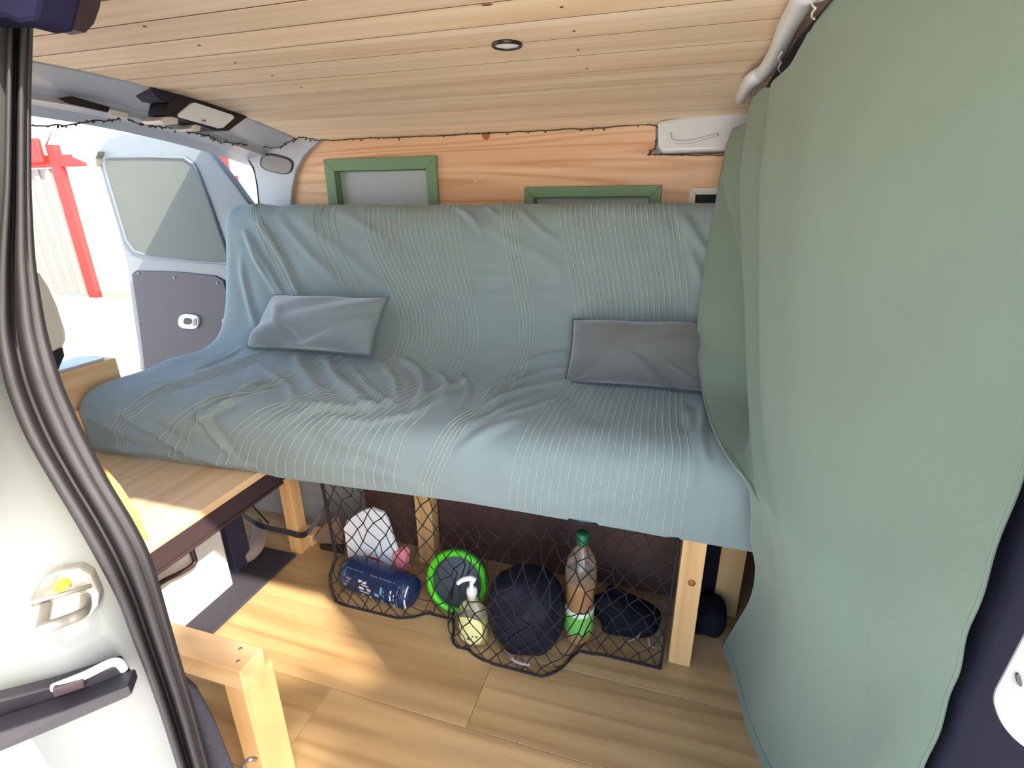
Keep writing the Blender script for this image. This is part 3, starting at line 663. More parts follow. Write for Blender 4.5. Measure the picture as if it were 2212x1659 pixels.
# curved plywood side panel at the end of the platform
side = thing('side_panel', 'curved plywood side panel standing on the platform behind the seal', 'panel', at(260, 1100, y=0.70))
cur = [(120, 884), (168, 887), (180, 920), (192, 962), (204, 990), (232, 1015), (262, 1050), (288, 1090), (304, 1120), (316, 1148)]
rise = 0.0
cp = [at(u, v, y=0.70) for u, v in cur]
low = 0.4205
poly = cp + [Vector((cp[-1].x + 0.004, 0.70, max(low, at(320, 1160, y=0.70).z))), Vector((cp[-1].x - 0.02, 0.70, low)), Vector((cp[0].x - 0.1, 0.70, low)), Vector((cp[0].x - 0.1, 0.70, cp[0].z))]
prism('board', poly, (0, -0.022, 0), M['plywood'], side, b=0.001)
kb = MB()
cps = smooth_path(cp[4:], 5)
for p in cps[::2]:
    kb.add(*tube_vf([p + Vector((-0.003, -0.0225, 0.002)), p + Vector((-0.022, -0.0225, -0.016))], 0.0009, 4))
kb.build('kerf_cuts', M['brown'], side)
prism('end_block', [cp[-1] + Vector((0.002, -0.02, -0.004)), cp[-1] + Vector((0.018, -0.02, -0.028)), cp[-1] + Vector((0.012, -0.02, -0.045)), cp[-1] + Vector((-0.016, -0.02, -0.03))], (0, -0.02, 0), plain('red_cut_end', rgb(226, 96, 40), 0.6), side, b=0.001)

# wooden rear step board beyond the seat end
wbk = thing('rear_wood_block', 'pine block at the rear sill beyond the seat end', 'block', (-1.73, 1.0, 0.0))
ze = at(165, 798, x=-1.68).z
yb0 = at(112, 800, x=-1.68).y; yb1 = at(250, 800, x=-1.70).y
box('body', (-1.79, yb0 - 0.10, 0.0), (-1.682, yb1, ze), M['timber_y'], wbk, b=0.006)
box('cap', (-1.785, yb0 - 0.09, ze), (-1.690, yb1 - 0.03, ze + 0.008), M['whitegrey'], wbk, b=0.002)
# rounded grey headrest standing on the block, just past the seal
hr = thing('headrest', 'rounded beige headrest standing on the pine block by the rubber seal', 'headrest', (-1.72, yb0, ze + 0.008))
outl = [at(u, v, x=-1.70) for u, v in [(30, 572), (60, 575), (88, 588), (108, 618), (128, 662), (145, 716), (146, 736), (138, 752), (112, 768), (70, 772), (30, 772)]]
prism('pad', outl, (-0.06, 0, 0), M['cream'], hr, b=0.016, seg=4)
pz0 = at(118, 764, x=-1.70); pz1 = at(112, 792, x=-1.70)
prism('support', [at(u, v, x=-1.695) for u, v in [(104, 765), (136, 750), (140, 768)]] + [Vector((-1.695, at(124, 790, x=-1.695).y, ze + 0.009)), Vector((-1.695, at(100, 790, x=-1.695).y, ze + 0.009))], (-0.04, 0, 0), M['black'], hr, b=0.003)

# ------------------------------------------------------------------ the throw over seat and backrest
ctrl = [(0.004, -1.0), (-0.008, 0.455), (-0.012, 0.52), (-0.004, 0.572), (0.026, 0.606), (0.075, 0.620), (0.18, 0.622), (0.30, 0.622), (0.385, 0.632), (0.445, 0.664), (0.487, 0.720), (0.515, 0.80), (0.540, 0.90), (0.564, 1.00), (0.582, 1.06), (0.604, 1.098), (0.640, 1.116), (0.680, 1.104), (0.700, 1.06), (0.708, 0.98), (0.712, 0.88)]
XL, XR = -1.615, 0.285
nx, ns = 520, 250
def hem(x): return np.interp(x, [-1.65, -1.06, -1.0, -0.45, 0.1, 0.3], [0.424, 0.424, 0.415, 0.413, 0.386, 0.376])
base_s = None
def profile(x):
    pts = [Vector((0, o, z)) for o, z in ctrl]; pts[0] = Vector((0, 0.004, float(hem(x))))
    sp = np.array([[p.y, p.z] for p in smooth_path(pts, 10)])
    d = np.concatenate([[0], np.cumsum(np.hypot(*np.diff(sp, axis=0).T))]); t = np.linspace(0, d[-1], ns)
    o = np.interp(t, d, sp[:, 0]); z = np.interp(t, d, sp[:, 1])
    yf = 1.078 + 0.062 * (x - 0.1); yc = 1.062
    w = np.clip((o - 0.05) / 0.38, 0, 1); w = w * w * (3 - 2 * w)
    return (yf + o) * (1 - w) + (yc + o) * w, z, t
xs = np.linspace(XL, XR, nx)
Y = np.zeros((nx, ns)); Z = np.zeros((nx, ns)); S = np.zeros((nx, ns)); X = np.repeat(xs[:, None], ns, 1)
for i, x in enumerate(xs): Y[i], Z[i], S[i] = profile(x)
def normals(X, Y, Z):
    P = np.stack([X, Y, Z], -1); a = np.gradient(P, axis=0); b = np.gradient(P, axis=1)
    n = np.cross(b, a); n /= np.linalg.norm(n, axis=-1, keepdims=True) + 1e-12; return n
n0 = normals(X, Y, Z)
if n0[nx // 2, ns // 3, 2] < 0: n0 = -n0
U0, V0 = proj(np.stack([X, Y, Z], -1).reshape(-1, 3)); U0 = U0.reshape(nx, ns); V0 = V0.reshape(nx, ns)
vis = (np.arange(ns) < int(ns * 0.80))[None, :] & np.ones((nx, 1), bool)
def xs_of(u, v):
    d = (U0 - u) ** 2 + (V0 - v) ** 2; d = np.where(vis, d, 1e9); k = np.unravel_index(np.argmin(d), d.shape); return X[k], S[k]
disp = np.zeros((nx, ns))
def fold(pts, h, w, skew=0.0):
    global disp
    q = [xs_of(u, v) for u, v in pts]
    # smooth polyline
    q = [(p.x, p.y) for p in smooth_path([Vector((a, b, 0)) for a, b in q], 5)]
    best = np.full((nx, ns), 1e9); tt = np.zeros((nx, ns)); n = len(q) - 1
    for i in range(n):
        ax, ay = q[i]; bx, by = q[i + 1]; dx, dy = bx - ax, by - ay; L2 = dx * dx + dy * dy + 1e-12
        t = np.clip(((X - ax) * dx + (S - ay) * dy) / L2, 0, 1)
        d = np.hypot(X - ax - t * dx, S - ay - t * dy)
        m = d < best; best = np.where(m, d, best); tt = np.where(m, (i + t) / n, tt)
    w = w * 0.85
    amp = np.sin(np.pi * np.clip(tt * 0.9 + 0.05, 0, 1)) ** 0.7
    disp += 2.0 * h * amp * (np.exp(-(best / w) ** 2) - 0.45 * np.exp(-(best / (2.1 * w)) ** 2))
# backrest, left end: cloth pulled to the corner
fold([(560, 478), (610, 560), (650, 640)], 0.012, 0.016); fold([(530, 500), (560, 570), (605, 640)], 0.014, 0.018)
fold([(600, 470), (680, 560), (760, 630)], 0.007, 0.022); fold([(520, 560), (535, 640), (550, 700)], 0.010, 0.02)
fold([(640, 470), (760, 560), (850, 640)], 0.005, 0.025); fold([(720, 450), (800, 500), (900, 560)], 0.004, 0.02)
# backrest middle and right
fold([(985, 448), (1020, 470), (1040, 500)], 0.010, 0.013); fold([(1050, 446), (1075, 470)], 0.007, 0.01)
fold([(1010, 460), (1100, 520), (1200, 570)], 0.004, 0.02); fold([(1120, 450), (1160, 490), (1205, 520)], 0.006, 0.014)
fold([(850, 620), (1000, 640), (1200, 630)], 0.003, 0.016); fold([(1480, 470), (1510, 520), (1540, 560)], 0.010, 0.02); fold([(1465, 460), (1500, 560), (1530, 640)], 0.006, 0.02)
# seat: creases fanning between the two cushions
fold([(700, 770), (720, 810), (760, 850), (800, 880)], 0.016, 0.020); fold([(640, 765), (650, 800), (700, 850)], 0.010, 0.018)
fold([(860, 775), (905, 800), (915, 840), (900, 870)], 0.013, 0.016); fold([(940, 800), (965, 830), (950, 870)], 0.008, 0.014)
fold([(900, 860), (990, 830), (1060, 800)], 0.007, 0.015); fold([(620, 870), (740, 880), (850, 870)], 0.010, 0.018); fold([(560, 820), (520, 850), (480, 880)], 0.010, 0.018)
fold([(1130, 790), (1180, 770), (1235, 760)], 0.010, 0.015); fold([(1110, 830), (1170, 805), (1230, 795)], 0.010, 0.014)
fold([(1040, 880), (1130, 845), (1225, 825)], 0.010, 0.015); fold([(1000, 930), (1090, 885), (1190, 850)], 0.008, 0.016); fold([(985, 985), (1040, 940), (1120, 905)], 0.007, 0.018)
fold([(430, 880), (440, 910), (470, 950), (500, 985)], 0.012, 0.016); fold([(540, 860), (450, 890), (420, 930)], 0.010, 0.015)
fold([(420, 800), (470, 780), (520, 750)], 0.006, 0.015); fold([(320, 850), (370, 830), (420, 830)], 0.006, 0.018)
fold([(260, 890), (330, 930), (430, 985), (540, 1005)], 0.016, 0.018); fold([(210, 965), (320, 975), (430, 992)], 0.010, 0.014); fold([(180, 900), (260, 930), (340, 960)], 0.007, 0.02)
fold([(1520, 870), (1515, 940), (1525, 1000)], 0.006, 0.014); fold([(1480, 870), (1500, 960), (1490, 1060)], 0.004, 0.016)
fold([(660, 920), (760, 960), (860, 1000)], 0.005, 0.02); fold([(620, 1000), (760, 1010), (900, 1040)], 0.004, 0.02)
fold([(760, 790), (800, 840), (860, 880)], 0.009, 0.014); fold([(820, 780), (850, 820), (860, 860)], 0.009, 0.013); fold([(990, 800), (1010, 840), (990, 880)], 0.007, 0.013)
fold([(560, 790), (620, 830), (640, 870)], 0.007, 0.015); fold([(480, 830), (560, 840), (620, 820)], 0.006, 0.014); fold([(700, 900), (800, 910), (900, 890), (980, 850)], 0.006, 0.014)
fold([(560, 930), (660, 890), (720, 880)], 0.006, 0.014); fold([(1060, 910), (1150, 880), (1215, 860)], 0.007, 0.012); fold([(1030, 860), (1110, 815), (1190, 790)], 0.006, 0.011)
fold([(545, 520), (590, 600), (620, 650)], 0.009, 0.012); fold([(880, 560), (1000, 590), (1120, 600)], 0.003, 0.014); fold([(800, 650), (900, 690), (1000, 700)], 0.003, 0.016)
# small all-over ripple
rng = np.random.RandomState(3)
for k in range(26):
    a = rng.uniform(0, math.pi); f = rng.uniform(18, 85); ph = rng.uniform(0, 6.28)
    disp += 0.022 / f * np.sin(f * (X * math.cos(a) + S * math.sin(a)) + ph + 1.5 * np.sin(9 * X + 3 * k) + 1.2 * np.sin(11 * S + k))* 0.95
edge = np.clip(S / 0.03, 0.2, 1); disp = disp * edge
Xd = X + n0[..., 0] * disp; Yd = Y + n0[..., 1] * disp; Zd = Z + n0[..., 2] * disp
# rounded ends of the cushion: extra columns that turn inwards
def cap_cols(i0, sgn, r=0.055, n=10, deep=0.012):
    cols = []
    for k in range(1, n + 1):
        q = k / n * math.pi / 2; dx = r * math.sin(q); d = r * (1 - math.cos(q))
        cols.append(np.stack([Xd[i0] + sgn * dx, Yd[i0] - n0[i0, :, 1] * d, Zd[i0] - n0[i0, :, 2] * d], -1))
    for k in range(1, 5):
        d = r + deep * k / 4
        cols.append(np.stack([Xd[i0] + sgn * r + 0 * d, Yd[i0] - n0[i0, :, 1] * d * np.clip(1 - 0.0, 0, 1), Zd[i0] - n0[i0, :, 2] * d], -1))
    for c in cols: c[:, 2] = np.maximum(c[:, 2], 0.424 if sgn < 0 else 0.37)
    return cols
G = [c for c in cap_cols(0, -1)][::-1] + [np.stack([Xd[i], Yd[i], Zd[i]], -1) for i in range(nx)] + cap_cols(nx - 1, 1)
G = np.array(G); GN, GM = G.shape[:2]
vid = np.arange(GN * GM).reshape(GN, GM)
fc = np.stack([vid[:-1, :-1], vid[:-1, 1:], vid[1:, 1:], vid[1:, :-1]], -1).reshape(-1, 4)
me = bpy.data.meshes.new('throw'); me.from_pydata(G.reshape(-1, 3).tolist(), [], fc.tolist()); me.update()
couch = thing('couch', 'long futon couch under a sage throw with raised stripes', 'couch', (-0.65, 1.3, 0.48))
throw = link('throw', me, M['cover'], couch, True)
box('mattress', (-1.60, 1.13, 0.474), (0.27, 1.58, 0.580), M['innergrey'], couch, b=0.03)
box('back_cushion', (-1.60, 1.665, 0.474), (0.27, 1.742, 1.07), M['innergrey'], couch, b=0.02)
# raised stripes: lines of constant cloth coordinate q
CURV = {
 0.00: [(508, 470), (512, 560), (530, 690), (360, 800), (230, 850), (150, 880), (175, 930), (195, 970)],
 0.42: [(560, 440), (590, 520), (640, 600), (680, 660), (620, 740), (440, 820), (330, 880), (260, 920), (290, 985)],
 0.75: [(690, 447), (700, 530), (745, 620), (765, 680), (700, 770), (540, 840), (420, 890), (350, 930), (390, 995)],
 1.00: [(787, 450), (793, 515), (811, 563), (836, 611), (860, 660), (868, 720), (830, 790), (700, 840), (560, 890), (490, 940), (470, 1000)],
 1.60: [(990, 448), (1000, 540), (1020, 640), (1034, 700), (1030, 760), (985, 830), (920, 890), (870, 950), (850, 1040)],
 1.88: [(1082, 448), (1092, 530), (1110, 620), (1125, 690), (1122, 750), (1085, 820), (1010, 890), (940, 960), (900, 1050)],
 1.98: [(1112, 448), (1122, 530), (1142, 620), (1155, 690), (1152, 750), (1120, 820), (1050, 890), (980, 960), (935, 1060)],
 2.30: [(1208, 450), (1220, 540), (1240, 640), (1248, 720), (1240, 790), (1200, 850), (1150, 910), (1112, 990), (1098, 1080)],
 3.05: [(1456, 452), (1470, 540), (1484, 640), (1486, 720), (1478, 800), (1472, 860), (1480, 930), (1490, 1000), (1480, 1080), (1470, 1160)],
 3.30: [(1540, 455), (1550, 560), (1560, 700), (1550, 850), (1570, 950), (1580, 1050), (1575, 1180)],
}
srow = S[nx // 2]
qs = sorted(CURV); XK = []
for q in qs:
    pts = [xs_of(u, v) for u, v in CURV[q]]; pts.sort(key=lambda p: p[1])
    ss = np.array([p[1] for p in pts]); xx = np.array([p[0] for p in pts])
    ss, idx = np.unique(ss, return_index=True); xx = xx[idx]
    c = np.interp(srow, ss, xx)
    kk = np.hanning(31); kk /= kk.sum(); c = np.convolve(np.pad(c, 15, 'edge'), kk, 'valid')
    XK.append(c)
XK = np.array(XK)
for i in range(1, len(qs)): XK[i] = np.maximum(XK[i], XK[i - 1] + 0.004)
def x_at_q(q):
    return np.array([np.interp(q, qs, XK[:, j]) for j in range(ns)])
lines = []
for q in np.linspace(0.30, 0.42, 4): lines.append(q)
for q in np.linspace(0.72, 0.84, 4): lines.append(q)
for q in np.linspace(1.0, 1.6, 19): lines.append(q)
for q in np.linspace(1.88, 1.98, 5): lines.append(q)
for q in np.linspace(2.30, 3.05, 22): lines.append(q)
mbS = MB(); jmax = int(ns * 0.86)
jj = np.arange(2, jmax, 1)
nd = normals(Xd, Yd, Zd)
if nd[nx // 2, ns // 3, 2] < 0: nd = -nd
for q in lines:
    xq = np.clip(x_at_q(q), XL + 0.002, XR - 0.002); path = []
    for j in jj:
        fi = (xq[j] - XL) / (XR - XL) * (nx - 1); i = min(int(fi), nx - 2); t = fi - i
        p = [A[i, j] * (1 - t) + A[i + 1, j] * t for A in (Xd, Yd, Zd)]
        n = nd[i, j]
        path.append(Vector((p[0] + n[0] * 0.0008, p[1] + n[1] * 0.0008, p[2] + n[2] * 0.0008)))
    mbS.add(*tube_vf(path, 0.0014, 4))
so = mbS.build('raised_stripes', M['thread'], throw, True); so['kind'] = 'stuff'

# ------------------------------------------------------------------ cushions
def pillow(name, label, c4, T, mat, pmat, seed, dents):
    """c4: TL, TR, BR, BL corners in space"""
    TL, TR, BR, BL = [Vector(c) for c in c4]
    base = (TL + TR + BR + BL) / 4
    t = thing(name, label, 'cushion', (base.x, base.y, min(BL.z, BR.z)), group=None)
    nrm = (TR - TL).cross(BL - TL).normalized()
    if nrm.y > 0: nrm = -nrm
    n, m = 56, 36; rr = np.random.RandomState(seed)
    wv = [(rr.uniform(2, 7), rr.uniform(2, 7), rr.uniform(0, 6.28), rr.uniform(0.001, 0.003)) for _ in range(8)]
    V = []; Fc = []
    def surf(a, b, side):
        # pinch edges inwards between the corners
        ea, eb = 2 * a - 1, 2 * b - 1
        pa = a + 0.05 * ea * 0 - ea * 0.018 * (1 - eb * eb) * abs(ea); pb = b - eb * 0.030 * (1 - ea * ea) * abs(eb)
        p = TL.lerp(TR, pa).lerp(BL.lerp(BR, pa), pb)
        hgt = max(0.0, (1 - abs(ea) ** 2.4)) ** 0.58 * max(0.0, (1 - abs(eb) ** 2.2)) ** 0.58
        w = sum(A * math.sin(k1 * ea + k2 * eb + ph) for k1, k2, ph, A in wv)
        for da, db, dl, dw, dh, ang in dents:
            xa = (ea - da) * math.cos(ang) + (eb - db) * math.sin(ang); xb = -(ea - da) * math.sin(ang) + (eb - db) * math.cos(ang)
            w += dh * math.exp(-(xa / dl) ** 2 - (xb / dw) ** 2)
        return p + nrm * (side * (T * hgt * (1.0 if side > 0 else 0.35) + (2.0 * w * min(1, hgt * 2.5) if side > 0 else 0)))
    for side in (1, -1):
        o = len(V)
        for i in range(n + 1):
            for j in range(m + 1): V.append(surf(i / n, j / m, side))
        for i in range(n):
            for j in range(m):
                a = o + i * (m + 1) + j; Fc.append((a, a + 1, a + m + 2, a + m + 1))
    me_ = mesh('body', V, Fc)
    bm = bmesh.new(); bm.from_mesh(me_); bmesh.ops.remove_doubles(bm, verts=bm.verts, dist=0.0003); bmesh.ops.recalc_face_normals(bm, faces=bm.faces); bm.to_mesh(me_); bm.free()
    link('body', me_, mat, t, True)
    path = [surf(i / 40, 0, 0) for i in range(40)] + [surf(1, j / 26, 0) for j in range(26)] + [surf(1 - i / 40, 1, 0) for i in range(40)] + [surf(0, 1 - j / 26, 0) for j in range(26)]
    tube('piping', path, 0.0042, pmat, t, 6, closed=True)
    return t
pillow('cushion', 'blue-grey velvet cushion at the left end of the couch', [at(592, 637, y=1.530), at(840, 642, y=1.535), at(800, 768, y=1.400), at(533, 750, y=1.430)], 0.088, M['velvet_blue'], M['piping_blue'], 3,
       [(-0.35, 0.1, 0.5, 0.10, 0.012, 1.1), (-0.2, 0.4, 0.4, 0.08, -0.010, 1.2), (0.75, -0.2, 0.5, 0.12, -0.012, -0.9), (0.55, 0.1, 0.4, 0.1, 0.008, -0.7), (0.2, 0.6, 0.4, 0.08, -0.006, -0.8)])
pillow('cushion', 'dark grey velvet cushion beside the curtain', [at(1238, 690, y=1.535), at(1538, 698, y=1.545), at(1545, 850, y=1.405), at(1220, 826, y=1.415)], 0.084, M['velvet_grey'], M['piping_grey'], 5,
       [(0.1, 0.65, 0.35, 0.06, 0.008, 1.0), (0.35, 0.75, 0.35, 0.06, -0.008, 1.0), (0.6, 0.7, 0.35, 0.06, 0.008, 0.8), (-0.75, 0.75, 0.3, 0.06, -0.006, -0.9)])

# ------------------------------------------------------------------ things in the net under the bed
ITEM = []      # (x, z, radius x, radius z, front y) used to drape the net
# blue pack
c0 = at(758, 1246, y=1.105); c1 = at(888, 1280, y=1.075); c0.z = max(c0.z, 0.052); c1.z = c0.z = 0.053
ax = (c1 - c0).normalized(); Lb = (c1 - c0).length
pk = thing('blue_pack', 'dark blue cylindrical pack with white and cyan print in the net', 'pack', ((c0 + c1) / 2 - Vector((0, 0, 0.053))))
R = 0.052
lathe('body', [(0.001, -0.018), (R * 0.55, -0.016), (R * 0.82, -0.006), (R * 0.96, 0.012), (R, 0.035), (R, Lb - 0.035), (R * 0.96, Lb - 0.012), (R * 0.82, Lb + 0.006), (R * 0.5, Lb + 0.016), (0.001, Lb + 0.018)], c0, ax, M['bluepack'], pk, 36)
up_ = Vector((0, 0, 1)); side_ = Vector((0, -1, 0)) - ax * ax.dot(Vector((0, -1, 0))); side_.normalize()
def onpack(s, ang, lift=0.0006):  # s along axis, angle from the front upwards
    return c0 + ax * s + (side_ * math.cos(ang) + up_ * math.sin(ang)) * (R + lift)
def pstrip(nm, s0, s1, a0, a1, mat):
    k = 6; Pq = [[onpack(s0 + (s1 - s0) * i / k, a0 + (a1 - a0) * j / k, 0.0008) for j in range(k + 1)] for i in range(k + 1)]
    link(nm, grid_me(Pq), mat, pk, True)
for s0, s1, a0, a1, m in [(0.020, Lb * 0.36, 0.95, 0.99, 'print_grey'), (Lb * 0.46, Lb * 0.86, 0.95, 1.0, 'print_grey'), (0.020, 0.0225, 0.35, 0.95, 'print_grey'), (Lb * 0.93, Lb * 0.945, -0.3, 0.9, 'print_grey'),
                          (Lb * 0.33, Lb * 0.46, 0.42, 0.56, 'print_white'), (Lb * 0.35, Lb * 0.50, 0.30, 0.36, 'print_white'), (Lb * 0.35, Lb * 0.43, 0.06, 0.2, 'print_white'), (Lb * 0.47, Lb * 0.54, 0.0, 0.22, 'print_white'), (Lb * 0.36, Lb * 0.51, -0.12, -0.04, 'print_white'), (Lb * 0.50, Lb * 0.53, -0.45, -0.2, 'print_white'), (Lb * 0.37, Lb * 0.42, -0.42, -0.3, 'print_white'),
                          (0.03, Lb * 0.22, 0.2, 0.5, 'print_grey'), (0.02, Lb * 0.15, -0.1, 0.12, 'print_grey'),
                          (Lb * 0.68, Lb * 0.71, 0.1, 0.55, 'print_cyan'), (Lb * 0.73, Lb * 0.745, 0.0, 0.42, 'print_cyan'), (Lb * 0.60, Lb * 0.67, -0.08, 0.12, 'print_cyan'), (Lb * 0.69, Lb * 0.72, -0.6, -0.2, 'print_cyan'), (Lb * 0.74, Lb * 0.755, -0.6, -0.25, 'print_cyan'),
                          (Lb * 0.83, Lb * 0.855, -0.05, 0.55, 'print_white'), (Lb * 0.885, Lb * 0.90, -0.05, 0.4, 'print_white'), (Lb * 0.84, Lb * 0.865, -0.6, -0.2, 'print_white'), (Lb * 0.89, Lb * 0.905, -0.6, -0.15, 'print_white')]:
    pstrip('print', s0, s1, a0, a1, M[m])
link('end_rim', grid_me([[c0 + ax * (Lb + dz) + (side_ * math.cos(a) + up_ * math.sin(a)) * (R * k + 0.001) for k, dz in ((0.97, 0.010), (0.86, 0.006), (0.80, 0.0095))] for a in np.linspace(-0.6, 1.1, 14)]), M['print_white'], pk, True)
ITEM.append(((c0.x + c1.x) / 2, 0.053, 0.12, 0.056, min(c0.y, c1.y) - R))
# white box of tissues / card
yb2 = 1.16
cardq = [(742, 1140), (748, 1126), (782, 1104), (800, 1098), (826, 1108), (836, 1124), (852, 1175), (866, 1218), (870, 1245), (757, 1240)]
cd_ = thing('white_card', 'white card with rounded corners standing behind the blue pack', 'card', at(800, 1230, y=yb2))
cq = [at(u, v, y=yb2) for u, v in cardq]; lowz = min(p.z for p in cq)
cq = [Vector((p.x, p.y, p.z - 0.0)) for p in cq]
cq[-1].z = cq[-2].z = 0.004
prism('sheet', cq, (0, 0.012, 0), M['card'], cd_, b=0.002)
prism('red_band', [at(u, v, y=yb2 - 0.001) for u, v in [(765, 1206), (790, 1200), (812, 1206), (830, 1216), (830, 1230), (765, 1222)]], (0, 0.002, 0), M['red'], cd_)
pkq = [at(u, v, y=1.15) for u, v in [(848, 1196), (868, 1190), (876, 1202), (870, 1228), (846, 1222)]]
pkq += []
pz = [Vector(p) for p in pkq]; pz[3].z = 0.004; pz[4].z = 0.004
o = prism('pink_packet', pz, (0, 0.03, 0), M['pink'], None, b=0.002); tag(o, 'pink packet beside the white card in the net', 'packet')
# collapsible bucket, green rim to the front
bc = at(990, 1263, y=1.115); bc.z = max(bc.z, 0.096)
bk = thing('folding_bucket', 'grey folding bowl with a bright green rim standing on its side', 'bowl', (bc.x, bc.y, 0))
axb = Vector((0.12, -1, 0.18)).normalized()
ring_c = bc + axb * 0.01
a_ = axb.orthogonal().normalized(); b2_ = axb.cross(a_)
sx_, sy_ = 0.082, 0.090
hx = Vector((1, 0, 0)) - axb * axb.x; hx.normalize(); hz = hx.cross(axb); hz = hz if hz.z > 0 else -hz
rp2 = [ring_c + hx * (sx_ * math.cos(a)) + hz * (sy_ * math.sin(a)) for a in np.linspace(0, 2 * math.pi, 49)[:-1]]
tube('rim', rp2, 0.0105, M['lime'], bk, 10, closed=True)
lathe('bowl', [(0.094, 0.004), (0.096, -0.01), (0.088, -0.03), (0.084, -0.034), (0.078, -0.055), (0.07, -0.06), (0.001, -0.062), (0.001, -0.056), (0.066, -0.052), (0.074, -0.03), (0.079, 0.0)], ring_c - axb * 0.004, axb, M['greysil'], bk, 40, 0.95, 1.02, ref=hx)
ITEM.append((bc.x, bc.z, 0.10, 0.10, bc.y - 0.04))
# grey cloth behind the bucket
# soap pump bottle
sb = at(1024, 1383, z=0.0)
so_ = thing('soap_bottle', 'clear soap pump bottle with a pale yellow label', 'bottle', sb)
wx = 1.22
lathe('bottle', [(0.001, 0.003), (0.030, 0.003), (0.034, 0.010), (0.035, 0.05), (0.034, 0.095), (0.028, 0.120), (0.016, 0.134), (0.013, 0.140), (0.013, 0.148)], sb, (0, 0, 1), M['clear'], so_, 28, wx, 0.75, ref=(1, 0, 0))
lathe('soap', [(0.001, 0.006), (0.028, 0.006), (0.032, 0.012), (0.033, 0.05), (0.032, 0.085), (0.001, 0.085)], sb, (0, 0, 1), M['soap'], so_, 28, wx, 0.75, ref=(1, 0, 0))
lab = []
for i, z in enumerate(np.linspace(0.012, 0.104, 14)):
    t = i / 13.0; half = 0.85 * (max(0.0, 1 - abs(2 * t - 1) ** 3.5)) ** 0.5 + 0.02
    lab.append([sb + Vector((0.0357 * wx * math.sin(half * k / 6), -0.0357 * 0.75 * math.cos(half * k / 6) - 0.001, z)) for k in range(-6, 7)])
labo = link('label', grid_me(lab), M['labelyellow'], so_, True)
for sx0, zz, w_, h_ in [(-0.010, 0.044, 0.004, 0.005), (0.006, 0.041, 0.004, 0.004), (0.015, 0.041, 0.007, 0.004), (-0.008, 0.028, 0.004, 0.008), (-0.003, 0.028, 0.002, 0.008), (0.001, 0.028, 0.004, 0.007)]:
    yy = -0.0357 * 0.75 * math.sqrt(max(0, 1 - (sx0 / (0.0357 * wx)) ** 2)) - 0.0022
    box('label_print', (sb.x + sx0, sb.y + yy, zz), (sb.x + sx0 + w_, sb.y + yy + 0.0006, zz + h_), M['ink'], labo)
lathe('collar', [(0.001, 0.146), (0.012, 0.146), (0.013, 0.160), (0.016, 0.166), (0.013, 0.178), (0.006, 0.184), (0.005, 0.200), (0.001, 0.2)], sb, (0, 0, 1), M['pump'], so_, 20)
tube('spout', smooth_path([sb + Vector((0.012, 0, 0.204)), sb + Vector((-0.002, 0, 0.209)), sb + Vector((-0.022, -0.004, 0.203)), sb + Vector((-0.036, -0.007, 0.190))], 5), [0.0085 - 0.0002 * i for i in range(16)], M['pump'], so_, 10)
ITEM.append((sb.x, 0.07, 0.05, 0.09, sb.y - 0.032))
# stuffed sack
scn = at(1137, 1318, y=1.045)
scn.z = 0.118
v_ = []; f_ = []; nu, nv = 40, 24; rr = np.random.RandomState(4)
wv = [(rr.randint(2, 9), rr.uniform(2, 9), rr.uniform(0, 6.28), rr.uniform(0.002, 0.005)) for _ in range(10)]
for j in range(nv + 1):
    th = math.pi * j / nv
    for i in range(nu):
        ph = 2 * math.pi * i / nu
        d = Vector((math.sin(th) * math.cos(ph), math.sin(th) * math.sin(ph), math.cos(th)))
        w = sum(A * math.sin(k1 * ph + k2 * th + p0) for k1, k2, p0, A in wv) * math.sin(th)
        sq = lambda t: math.copysign(abs(t) ** 0.8, t)
        v_.append(scn + Vector((sq(d.x) * 0.099, sq(d.y) * 0.088, sq(d.z) * 0.114)) * (1 + w * 4))
for j in range(nv):
    for i in range(nu):
        k = (i + 1) % nu; f_.append((j * nu + i, j * nu + k, (j + 1) * nu + k, (j + 1) * nu + i))
zm = min(p.z for p in v_)
v_ = [p - Vector((0, 0, zm - 0.001)) for p in v_]
sk = thing('stuff_sack', 'round navy stuff sack bulging in the net', 'sack', (scn.x, scn.y, 0))
link('bag', fix(mesh('bag', v_, f_)), M['nylon'], sk, True)
tube('drawcord', smooth_path([scn + Vector((-0.03, -0.086, -0.075)), scn + Vector((0.0, -0.095, -0.085)), scn + Vector((0.035, -0.092, -0.088))]), 0.004, M['greyfab'], sk)
ITEM.append((scn.x, scn.z, 0.104, 0.118, scn.y - 0.09))
# drink bottle
db = at(1249, 1376, z=0.0)
dt = thing('drink_bottle', 'clear plastic bottle of amber drink with a green label and cap', 'bottle', db)
lathe('bottle', [(0.001, 0.002), (0.032, 0.002), (0.038, 0.012), (0.0385, 0.05), (0.036, 0.06), (0.038, 0.07), (0.038, 0.15), (0.040, 0.19), (0.0415, 0.215), (0.040, 0.24), (0.034, 0.265), (0.022, 0.29), (0.013, 0.305), (0.0125, 0.318)], db, (0, 0, 1), M['clear'], dt, 32)
lathe('drink', [(0.001, 0.004), (0.031, 0.004), (0.0365, 0.013), (0.037, 0.05), (0.035, 0.06), (0.0365, 0.07), (0.0365, 0.15), (0.0385, 0.19), (0.039, 0.205), (0.001, 0.205)], db, (0, 0, 1), M['juice'], dt, 32)
lathe('label', [(0.0388, 0.040), (0.0392, 0.042), (0.0392, 0.098), (0.0388, 0.10)], db, (0, 0, 1), M['labelgreen'], dt, 32)
lathe('label_band', [(0.0388, 0.1005), (0.0394, 0.102), (0.0394, 0.114), (0.0388, 0.1155)], db, (0, 0, 1), M['labelwhite'], dt, 32)
